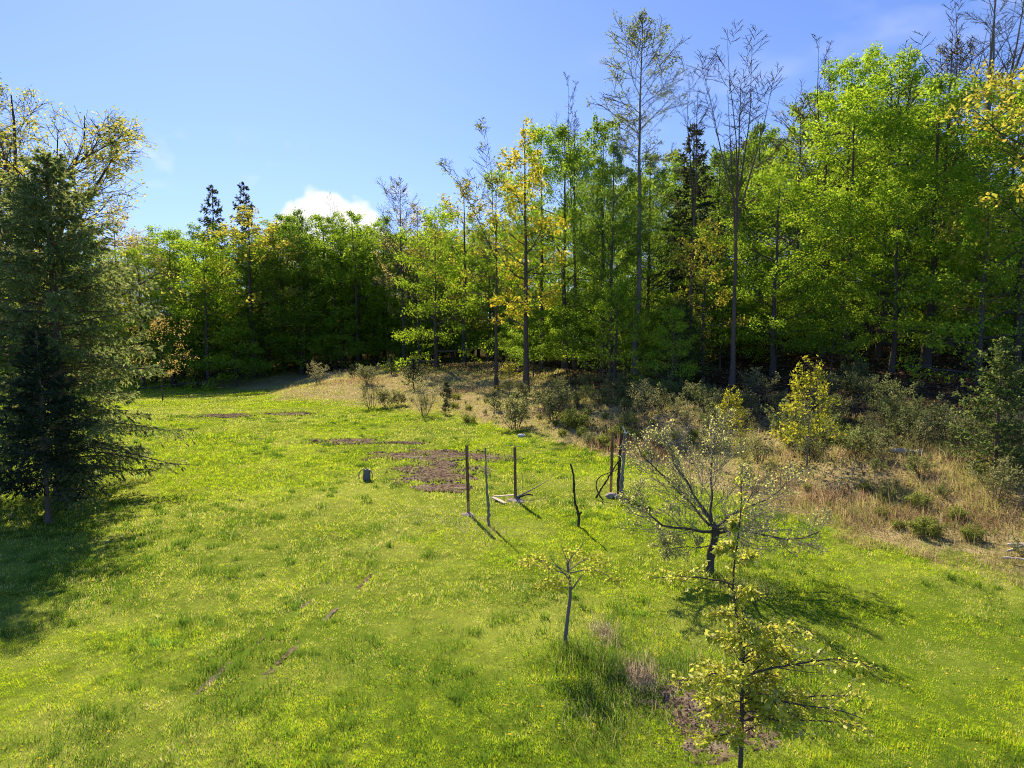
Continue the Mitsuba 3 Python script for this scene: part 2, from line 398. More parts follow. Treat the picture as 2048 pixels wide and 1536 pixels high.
# last year's stalks and bramble canes tangled over the bank
x, y = sector(rng, 26000, 13, 45, 1.3)
s = margin(x, y)
ok = (s > 1.2) & (s < 9) & (x > 2.5) & (n2(x, y, .7, 95) > .46)
x, y = x[ok], y[ok]
v, f, c = blades(rng, x, y, rng.uniform(.3, .85, len(x)), rng.uniform(.008, .014, len(x)) * np.clip(y / 18, .9, 2), palette(rng, len(x), [(.40, .35, .27), (.30, .24, .18), (.22, .17, .13), (.48, .44, .32), (.24, .32, .09)]), lean=.8, seg=3)
put('dead_stalks', (v, f), 'grass_material', color=c, label='dead grey brown stalks and canes tangled over the right hand bank', category='stalks', kind='stuff')

# ------------------------------------------------------------------ plant builder


def tubes(P, R, sides):
    """P (m,k,3) polylines, R (m,k) radii"""
    P, R = np.asarray(P, float), np.asarray(R, float)
    m, k = R.shape
    t = norm(np.gradient(P, axis=1))
    ref = np.where(np.abs(t[:, :1, 2:]) < .85, [0., 0, 1], [1., 0, 0])
    u = norm(np.cross(t, np.broadcast_to(ref, t.shape)))
    w = np.cross(t, u)
    ang = np.arange(sides) * 2 * np.pi / sides
    V = P[:, :, None] + R[:, :, None, None] * (np.cos(ang)[:, None] * u[:, :, None] + np.sin(ang)[:, None] * w[:, :, None])
    b = (np.arange(m) * k * sides)[:, None, None]
    ii, jj = np.meshgrid(np.arange(k - 1), np.arange(sides), indexing='ij')
    q0, q1 = ii * sides + jj, ii * sides + (jj + 1) % sides
    F = np.concatenate([np.stack([q0, q1, q1 + sides], -1), np.stack([q0, q1 + sides, q0 + sides], -1)]).reshape(-1, 3)
    return V.reshape(-1, 3), (b + F[None]).reshape(-1, 3)


def join(ms):
    V, F, o = [], [], 0
    for v, f in ms:
        V.append(v)
        F.append(f + o)
        o += len(v)
    return np.concatenate(V), np.concatenate(F)


def along(P, t):
    """points and tangents at parameters t (m,n) in [0,1] of polylines P (m,k,3)"""
    k = P.shape[1]
    s = np.clip(t, 0, .9999) * (k - 1)
    i = s.astype(int)
    fr = (s - i)[..., None]
    m = np.arange(len(P))[:, None]
    return P[m, i] * (1 - fr) + P[m, i + 1] * fr, norm(P[m, i + 1] - P[m, i])


def grow(start, direction, length, k, rng, up=0., wiggle=.06):
    """bent polylines: start (n,3), direction (n,3), length (n,); up bends them upwards (or down, below 0)"""
    n = len(start)
    u = np.linspace(0, 1, k)
    P = np.empty((n, k, 3))
    P[:, 0] = start
    d = direction.copy()
    step = length / (k - 1)
    for q in range(1, k):
        d = norm(d + np.array([0, 0, 1.]) * np.reshape(up, (-1, 1)) / (k - 1) + rng.normal(0, wiggle, (n, 3)))
        P[:, q] = P[:, q - 1] + d * step[:, None]
    return P


def branch_off(P, R, n, t0, t1, ang, length, rng, k=4, flat=.6, up=0., wiggle=.08, taper=.35, ratio=.55):
    """n side branches on each polyline"""
    m = len(P)
    t = t0 + (t1 - t0) * (np.arange(n)[None] + rng.uniform(.1, .9, (m, n))) / n
    p, d = along(P, t)
    side = norm(np.cross(d, np.broadcast_to([0., 0, 1], d.shape)) + 1e-6)
    sgn = np.where((np.arange(n)[None] + rng.integers(0, 2, (m, 1))) % 2 == 0, 1., -1.)
    vert = np.cross(side, d)
    ph = rng.normal(0, 1 - flat, (m, n)) * 1.6
    out = side * (sgn * np.cos(ph))[..., None] + vert * np.sin(ph)[..., None]
    a = rng.uniform(ang[0], ang[1], (m, n))[..., None]
    dd = norm(d * np.cos(a) + out * np.sin(a))
    plen = np.linalg.norm(np.diff(P, axis=1), axis=-1).sum(1)
    L = (plen[:, None] * (1.05 - .6 * t) * rng.uniform(length[0], length[1], (m, n))).ravel()
    C = grow(p.reshape(-1, 3), dd.reshape(-1, 3), L, k, rng, up, wiggle)
    rk = np.clip(t, 0, .999) * (R.shape[1] - 1)
    ri = R[np.arange(m)[:, None], rk.astype(int)]
    r0 = (ri * ratio).ravel()
    return C, r0[:, None] * np.linspace(1, taper, k)[None]


def leaf_quads(rng, P, n, size, spread, droop=.3, t0=.25, upness=1.0, asp=.62, fold=.0):
    """n leaves strewn along each twig; returns vertices, faces and how many"""
    m = len(P)
    t = rng.uniform(t0, 1.0, (m, n))
    p, d = along(P, t)
    c = (p + rng.normal(0, spread, p.shape)).reshape(-1, 3)
    N = len(c)
    a = norm(d.reshape(-1, 3) * .6 + rng.normal(0, .7, (N, 3)) + np.array([0, 0, -droop]))
    nz = norm(rng.normal(0, .75, (N, 3)) + np.array([0, 0, upness]))
    b = norm(np.cross(nz, a))
    L = size * rng.uniform(.6, 1.3, N)[:, None]
    V = np.stack([c, c + a * L * .5 + b * L * asp * .5, c + a * L, c + a * L * .5 - b * L * asp * .5], 1)
    V[:, 1::2, 2] += (fold * L)
    q = np.arange(N)[:, None] * 4
    return V.reshape(-1, 3), np.concatenate([q + [0, 1, 2], q + [0, 2, 3]]), N


BARK = {'grey': [(.17, .155, .135), (.22, .20, .175)], 'dark': [(.085, .070, .058), (.12, .10, .082)], 'brown': [(.13, .095, .07), (.17, .13, .10)], 'apple': [(.22, .20, .165), (.36, .33, .27)], 'pale': [(.26, .245, .215), (.32, .30, .27)]}
PROTO = {}


def bark_colour(v, kind, seed):
    lo, hi = BARK[kind]
    n = meshkit.fbm(v * np.array([6, 6, 1.6]), 3, seed=seed)[:, None]
    return np.array(lo) * (1 - n) + np.array(hi) * n


def keep_proto(name, wood, leaves, lcol, bark='grey', seed=0, leaf_mat='leaf_material'):
    g = {'type': 'shapegroup', 'trunk': mikit.ply(wood, 'bark_material', smooth=True, color=bark_colour(wood[0], bark, seed))}
    if leaves is not None:
        g['crown'] = mikit.ply(leaves, leaf_mat, color=lcol)
    scene['form_' + name] = g
    z = wood[0][:, 2].max() if leaves is None else max(wood[0][:, 2].max(), leaves[0][:, 2].max())
    PROTO[name] = float(z)


def broadleaf(name, seed, H=16., r=.20, cb=.25, R=3.2, prof=None, n1=26, n2_=7, n3=5, nl=10, size=.2, cols=((.2, .3, .03),), wts=None, elev=(5, 55), bark='dark', spread=.13, sway=.03, up1=.25,
              split=None, upness=1.0, leafy=1.0, twigs=False, flat=.78, wig=.035, tw=(.020, .0125)):
    rng = np.random.default_rng(seed)
    kt = 14
    zt = np.linspace(0, 1, kt)
    off = np.cumsum(rng.normal(0, sway * H / kt, (kt, 2)), 0)
    off -= off[0]
    tp = np.concatenate([off, (zt * H)[:, None]], 1)[None]
    tp[0, 0, 2] = -.4
    trr = (r * (1 - .93 * zt ** .9) * (1 + .5 * np.exp(-zt * 30)))[None]
    leaders, lr = tp, trr
    wood = [tubes(tp, trr, 8)]
    if split:
        nsp, tsp, sang = split
        C, CR = branch_off(tp, trr, nsp, tsp[0], tsp[1], sang, (.62, .8), rng, k=9, flat=0., up=.55 if wig < .1 else .2, wiggle=wig, ratio=.72, taper=.10)
        wood.append(tubes(C, CR, 6))
    # limbs on the main stem
    t = cb + (1 - cb) * (np.arange(n1) + rng.uniform(0, 1, n1)) / n1 * .985
    p, d = along(tp, t[None])
    p = p[0]
    q = (t - cb) / (1 - cb)
    az = np.arange(n1) * 2.399 + rng.normal(0, .4, n1)
    el = np.radians(elev[0] + (elev[1] - elev[0]) * q + rng.normal(0, 8, n1))
    pf = prof(q) if prof else np.sin(np.pi * np.clip(q * .9 + .12, 0, 1)) ** .7
    L = R * pf * rng.uniform(.7, 1.15, n1)
    dd = np.stack([np.cos(az) * np.cos(el), np.sin(az) * np.cos(el), np.sin(el)], -1)
    P1 = grow(p, dd, L, 6, rng, up1, .10)
    rt = np.interp(t, zt, trr[0])
    R1 = np.clip(rt * .5, .012, .14)[:, None] * np.linspace(1, .25, 6)[None] * np.clip(L / R, .4, 1.2)[:, None]
    wood.append(tubes(P1, R1, 5))
    if split:
        P1b, R1b = branch_off(C, CR, max(4, n1 // 3), .3, .98, (.35, .8), (.28, .45), rng, k=6, flat=.1, up=.4, ratio=.5)
        wood.append(tubes(P1b, R1b, 4))
        P1, R1 = np.concatenate([P1, P1b]), np.concatenate([R1, R1b])
    P2, R2 = branch_off(P1, R1, n2_, .15, .98, (.5, 1.1), (.42, .72), rng, k=4, flat=flat, up=.12)
    wood.append(tubes(P2, np.maximum(R2, tw[0] if twigs and H > 10 else .006), 3))
    P3, R3 = branch_off(P2, R2, n3, .15, 1., (.5, 1.1), (.5, .85), rng, k=3, flat=flat, up=.05)
    if twigs:
        wood.append(tubes(P3, np.maximum(R3, tw[1] if H > 10 else .004), 3))
    if nl <= 0:
        return keep_proto(name, join(wood), None, None, bark, seed)
    size_of = np.linalg.norm(np.diff(P1, axis=1), axis=-1).sum(1)
    keep_ = rng.uniform(0, 1, len(P3)) < np.clip(1.5 * size_of / np.percentile(size_of, 85), .12, 1).repeat(n2_ * n3)
    P3 = P3[keep_]
    if leafy < 1:
        clump = rng.uniform(0, 1, len(P2)).repeat(n3)[keep_]
        P3 = P3[clump < leafy]
    v, f, N = leaf_quads(rng, P3, nl, size, spread, upness=upness)
    tint = np.repeat(rng.uniform(.82, 1.18, len(P3)), nl)[:, None]
    col = palette(rng, N, cols, wts, .14) * tint
    keep_proto(name, join(wood), (v, f), np.repeat(np.clip(col, .004, .8), 4, 0), bark, seed)


def conifer(name, seed, H=12., r=.22, cb=.06, R=3., n1=90, n2_=14, nl=5, size=.26, cols=((.03, .05, .02),), droop=-.35, elev=(-12, 35), bark='brown', gap=0., power=.8, asp=.2, sag=.25, tilt=.5):
    rng = np.random.default_rng(seed)
    kt = 12
    zt = np.linspace(0, 1, kt)
    off = np.cumsum(rng.normal(0, .006 * H / kt, (kt, 2)), 0)
    tp = np.concatenate([off - off[0], (zt * H)[:, None]], 1)[None]
    tp[0, 0, 2] = -.3
    trr = (r * (1 - .95 * zt) * (1 + .7 * np.exp(-zt * 35)) + .008)[None]
    wood = [tubes(tp, trr, 8)]
    q = (np.arange(n1) + rng.uniform(0, 1, n1)) / n1
    q = np.round(q * n1 / 5) / (n1 / 5) * .3 + q * .7
    t = cb + (1 - cb) * np.clip(q, 0, .985)
    p, _ = along(tp, t[None])
    az = np.arange(n1) * 2.399 + rng.normal(0, .5, n1)
    el = np.radians(elev[0] + (elev[1] - elev[0]) * q + rng.normal(0, 6, n1))
    L = R * (np.clip(1 - q, 0, 1) ** power + .03) * rng.uniform(.6, 1.12, n1) * np.where(q < .08, .8, 1)
    dd = np.stack([np.cos(az) * np.cos(el), np.sin(az) * np.cos(el), np.sin(el)], -1)
    P1 = grow(p[0], dd, L, 6, rng, droop, .05)
    P1[:, -1, 2] += .06 * L
    R1 = np.clip(np.interp(t, zt, trr[0]) * .22, .007, .030)[:, None] * np.linspace(1, .25, 6)[None]
    wood.append(tubes(P1, R1, 4))
    if gap:
        P1 = P1[rng.uniform(0, 1, n1) > gap]
        R1 = R1[:len(P1)]
    Ln = np.linalg.norm(np.diff(P1, axis=1), axis=-1).sum(1)
    P2, R2 = branch_off(P1, R1, n2_, .12, 1., (.6, 1.0), (.22, .42), rng, k=3, flat=.75, up=-sag, ratio=.4)
    kp = rng.uniform(0, 1, len(P2)) < np.clip(1.6 * Ln / np.percentile(Ln, 85), .15, 1).repeat(n2_)
    P2, R2 = P2[kp], R2[kp]
    wood.append(tubes(P2, np.maximum(R2, .003), 3))
    m = len(P2)
    tt = rng.uniform(.0, 1., (m, nl))
    c, d = along(P2, tt)
    c, d = c.reshape(-1, 3), d.reshape(-1, 3)
    N = len(c)
    a = norm(d + rng.normal(0, tilt, (N, 3)) + np.array([0, 0, -sag]))
    nz = norm(rng.normal(0, .8, (N, 3)) + np.array([0, 0, .8]))
    b = norm(np.cross(nz, a))
    Ls = size * rng.uniform(.5, 1.2, N)[:, None]
    V = np.stack([c, c + a * Ls * .45 + b * Ls * asp * .6, c + a * Ls, c + a * Ls * .45 - b * Ls * asp * .6], 1)
    F = np.arange(N)[:, None] * 4
    F = np.concatenate([F + [0, 1, 2], F + [0, 2, 3]])
    col = palette(rng, N, cols, None, .25)
    keep_proto(name, join(wood), (V.reshape(-1, 3), F), np.repeat(col, 4, 0), bark, seed)


def shrub(name, seed, H=1.6, stems=9, R=.7, n2_=6, n3=4, nl=6, size=.07, cols=((.2, .3, .05),), bark='brown', rs=.012, spread=.05, ang=(.1, .6), up=.3, asp=.5, drawn=True):
    rng = np.random.default_rng(seed)
    az = rng.uniform(0, 2 * np.pi, stems)
    tl = rng.uniform(ang[0], ang[1], stems)
    dd = np.stack([np.cos(az) * np.sin(tl), np.sin(az) * np.sin(tl), np.cos(tl)], -1)
    base = np.stack([np.cos(az), np.sin(az), 0 * az], -1) * R * .12
    base[:, 2] = -.06
    P1 = grow(base, dd, H * rng.uniform(.6, 1.05, stems), 7, rng, up, .07)
    R1 = np.full((stems, 1), rs) * np.linspace(1, .25, 7)[None]
    P2, R2 = branch_off(P1, R1, n2_, .2, 1., (.4, .9), (.3, .5), rng, k=4, flat=.1, up=.25)
    P3, R3 = branch_off(P2, R2, n3, .2, 1., (.4, .9), (.4, .6), rng, k=3, flat=.1, up=.1)
    wood = [tubes(P1, R1, 5), tubes(P2, np.maximum(R2, rs * .22), 3)]
    if drawn:
        wood.append(tubes(P3, np.maximum(R3, rs * .16), 3))
    if nl <= 0:
        return keep_proto(name, join(wood), None, None, bark, seed)
    v, f, N = leaf_quads(rng, np.concatenate([P3]), nl, size, spread, droop=0, asp=asp)
    keep_proto(name, join(wood), (v, f), np.repeat(palette(rng, N, cols), 4, 0), bark, seed)


def plant(name, form, x, y, h, label, category, group=None, wide=1.0, turn=None, lean=(0, 0)):
    """one copy of a form, h metres tall, standing on the ground"""
    key, n = name, 0
    while key in scene:
        n += 1
        key = f'{name}_{n:03d}'
    k = h / PROTO[form]
    rs = np.random.default_rng(abs(hash_(key)) % 2 ** 31)
    turn = rs.uniform(0, 360) if turn is None else turn
    T = T4().translate([float(x), float(y), float(terrain(x, y))]).rotate([1, 0, 0], lean[0]).rotate([0, 1, 0], lean[1]).rotate([0, 0, 1], float(turn)).scale([k * wide, k * wide, k])
    scene[key] = {'type': 'instance', 'shapegroup': {'type': 'ref', 'id': 'form_' + form}, 'to_world': T}
    labels[key] = {'label': label, 'category': category}
    if group:
        labels[key]['group'] = group
    return key


def hash_(s):
    h = 7
    for ch in s:
        h = (h * 131 + ord(ch)) % 2147483647
    return h


GREEN = [(.25, .42, .035), (.31, .47, .04), (.20, .37, .034), (.38, .50, .05)]
LIME = [(.35, .53, .038), (.42, .56, .045), (.29, .48, .036)]
DEEP = [(.18, .31, .04), (.23, .35, .045), (.14, .26, .035)]
GOLD = [(.54, .53, .045), (.58, .57, .06), (.48, .53, .05), (.60, .50, .06)]
TAN = [(.50, .43, .17), (.46, .44, .13), (.54, .46, .23), (.40, .42, .10)]
YELLOWISH = [(.45, .45, .06), (.52, .48, .08), (.38, .42, .06)]

tall = lambda q: np.clip(.55 + 1.1 * q, 0, 1) * np.clip((1.02 - q) * 2.4, .12, 1)
full = lambda q: np.clip(.75 + .5 * q, 0, 1) * np.clip((1.03 - q) * 1.9, .15, 1)
low = lambda q: np.clip(1.05 - .75 * q, .15, 1)
broadleaf('maple_a', 101, cb=.22, R=4.95, prof=full, cols=GREEN, nl=26, size=.148, bark='dark')
broadleaf('maple_b', 102, cb=.34, R=4.50, prof=tall, cols=LIME, nl=26, size=.148, n1=22)
broadleaf('maple_c', 103, cb=.15, R=5.10, prof=full, cols=GREEN, nl=26, size=.148, n1=28, bark='dark')
broadleaf('low_maple', 123, cb=.06, R=4.8, prof=full, cols=LIME + GREEN[:2], nl=16, size=.18, n1=32, bark='dark')
broadleaf('maple_gold', 104, cb=.24, R=3.00, prof=full, cols=GOLD, nl=10, size=.20, n1=26, n2_=5, leafy=.75, bark='dark')
broadleaf('maple_yellow', 105, cb=.2, R=4.80, prof=full, cols=YELLOWISH, nl=9, size=.22, n1=24, leafy=.8)
broadleaf('oak_tan', 106, cb=.2, R=5.40, prof=full, cols=TAN, nl=9, size=.19, n1=24, leafy=.75, bark='dark')
broadleaf('beech_low', 107, H=12, cb=.04, R=5.10, prof=low, cols=LIME, nl=14, size=.17, n1=30, elev=(2, 45), up1=.05, flat=.8, bark='dark')
broadleaf('beech_low_b', 108, H=10, cb=.06, R=4.50, prof=low, cols=LIME + GREEN, nl=10, size=.18, n1=28, elev=(0, 40), up1=.0, flat=.8, bark='dark')
broadleaf('understory', 109, H=7, r=.07, cb=.12, R=3.45, prof=low, cols=DEEP + GREEN, nl=17, size=.16, n1=22, elev=(5, 40), up1=.0, flat=.85, bark='dark')
broadleaf('deep_green', 110, cb=.12, R=4.50, prof=full, cols=DEEP, nl=26, size=.148, n1=28, bark='dark')
broadleaf('wood_a', 111, cb=.35, R=4.50, prof=full, cols=GREEN, nl=20, size=.185, n1=18, n2_=5, bark='dark')
broadleaf('wood_b', 112, cb=.25, R=4.65, prof=tall, cols=GREEN + DEEP, nl=20, size=.185, n1=18, n2_=5, bark='dark')
broadleaf('aspen', 113, H=24, r=.24, cb=.56, R=4.1, prof=full, cols=[(.24, .30, .06), (.20, .27, .05), (.30, .33, .09)], nl=8, size=.14, n1=30, n2_=6, n3=5, elev=(20, 65), twigs=True, bark='grey', spread=.12, leafy=.8)
broadleaf('bare_fan', 114, H=21, r=.20, cb=.50, R=3.0, nl=1, size=.10, cols=[(.25, .27, .08)], n1=12, n2_=6, n3=4, elev=(45, 75), up1=.35, twigs=True, split=(5, (.42, .72), (.2, .42)), bark='brown', leafy=.4)
broadleaf('bare_lone', 115, H=22, r=.25, cb=.48, R=2.8, nl=1, size=.09, cols=[(.25, .27, .08)], n1=16, n2_=5, n3=4, elev=(35, 70), up1=.35, twigs=True, split=(2, (.5, .7), (.2, .38)), bark='brown', leafy=.25)
broadleaf('bare_snag', 116, H=21, r=.18, cb=.55, R=1.4, nl=1, size=.10, cols=[(.25, .27, .08)], n1=18, n2_=4, n3=3, elev=(30, 65), up1=.3, twigs=True, split=(1, (.5, .55), (.12, .2)), bark='dark', leafy=.25)
broadleaf('bare_big', 117, H=27, r=.42, cb=.52, R=3.8, nl=1, size=.10, cols=[(.25, .27, .08)], n1=14, n2_=6, n3=5, elev=(40, 70), up1=.35, twigs=True, split=(4, (.5, .68), (.22, .42)), bark='grey', leafy=.25)
broadleaf('dead_top', 118, H=20, r=.2, cb=.42, R=3.84, nl=8, size=.2, cols=[(.20, .27, .05), (.26, .30, .06)], n1=18, n2_=5, n3=5, elev=(0, 55), up1=.2, twigs=True, split=(2, (.6, .75), (.2, .4)), bark='dark', leafy=.35)
broadleaf('spring_twig', 119, H=18, r=.18, cb=.35, R=5.10, prof=full, nl=3, size=.14, cols=[(.30, .29, .12), (.26, .28, .08)], n1=22, n2_=7, n3=5, elev=(20, 60), twigs=True, bark='dark', leafy=.9)
broadleaf('old_oak', 120, H=17, r=.34, cb=.24, R=6.5, prof=full, wig=.15, tw=(.011, .007), split=(7, (.3, .75), (.5, 1.0)), nl=8, size=.13, cols=[(.46, .48, .07), (.54, .52, .08), (.38, .43, .07)], n1=20, n2_=8, n3=6, elev=(8, 65), up1=.25, twigs=True, bark='dark', leafy=.8, spread=.13, flat=.3, sway=.05)
NEEDLE = [(.06, .085, .04), (.08, .105, .045), (.045, .07, .035), (.10, .12, .06)]
conifer('grey_spruce', 130, H=11.5, r=.24, cb=.08, R=4.3, n1=190, n2_=26, nl=15, size=.20, cols=[(.20, .28, .09), (.24, .31, .11), (.16, .23, .08), (.29, .33, .13)], droop=-.30, elev=(-8, 42), power=.62, asp=.26, gap=.1, sag=.35)
conifer('dark_fir', 131, H=5.9, r=.07, cb=.16, R=1.7, n1=120, n2_=14, nl=9, size=.15, cols=[(.05, .08, .042), (.065, .10, .05), (.04, .065, .035)], droop=-.05, elev=(-6, 35), power=.8, asp=.3, sag=.1)
conifer('wood_spruce', 132, H=18, r=.2, cb=.12, R=3.8, n1=120, n2_=12, nl=8, size=.36, cols=NEEDLE, droop=-.25, power=.7, asp=.28)
conifer('hemlock', 133, H=5, r=.07, cb=.06, R=1.9, n1=80, n2_=14, nl=8, size=.16, cols=[(.10, .16, .05), (.14, .20, .06), (.18, .24, .08)], droop=-.1, elev=(0, 40), power=.65, asp=.4, sag=.25)
conifer('small_pine', 134, H=1.3, r=.025, cb=.06, R=.55, n1=34, n2_=8, nl=7, size=.10, cols=[(.06, .09, .045), (.085, .115, .06), (.05, .075, .035)], droop=.3, elev=(15, 55), power=.7, asp=.3, sag=-.2)
shrub('willow', 140, H=1.9, stems=14, cols=[(.36, .38, .20), (.30, .34, .16), (.42, .42, .26)], ang=(.05, .55), size=.075, asp=.32, nl=6, bark='brown', rs=.011)
shrub('grey_shrub', 141, H=1.3, stems=12, cols=[(.20, .24, .10), (.26, .29, .14), (.16, .20, .08)], ang=(.1, .7), size=.08, nl=7)
shrub('stem_shrub', 142, H=1.5, stems=8, cols=[(.24, .28, .09), (.30, .32, .12)], ang=(.15, .55), size=.07, nl=4, rs=.014)
shrub('low_bush', 143, H=.8, stems=16, cols=[(.22, .29, .06), (.28, .34, .08)], ang=(.2, 1.1), size=.07, nl=8)
shrub('bramble', 144, H=1.5, stems=14, cols=[(.14, .20, .06), (.20, .26, .09), (.25, .28, .12)], ang=(.1, .9), size=.09, nl=7, up=-.1)
shrub('pale_bush', 145, H=1.5, stems=12, cols=[(.30, .34, .15), (.36, .38, .20), (.24, .28, .11)], ang=(.1, .8), size=.07, nl=6)
shrub('twig_bush', 146, H=1.6, stems=10, cols=[(.42, .42, .33), (.36, .38, .28)], ang=(.1, .7), size=.05, nl=2, bark='pale')
broadleaf('young_maple', 150, H=3.9, r=.035, cb=.14, R=1.75, prof=lambda q: np.clip(1.0 - .7 * q, .2, 1), cols=[(.40, .42, .04), (.46, .46, .05), (.34, .39, .04)], nl=7, size=.13, n1=22, n2_=5, n3=3, elev=(15, 60), spread=.07, twigs=True, bark='grey', leafy=.85)
broadleaf('orange_maple', 151, H=7, r=.06, cb=.3, R=3.00, prof=full, cols=[(.45, .33, .12), (.42, .36, .10)], nl=6, size=.16, n1=16, n2_=5, n3=4, spread=.1, leafy=.7)

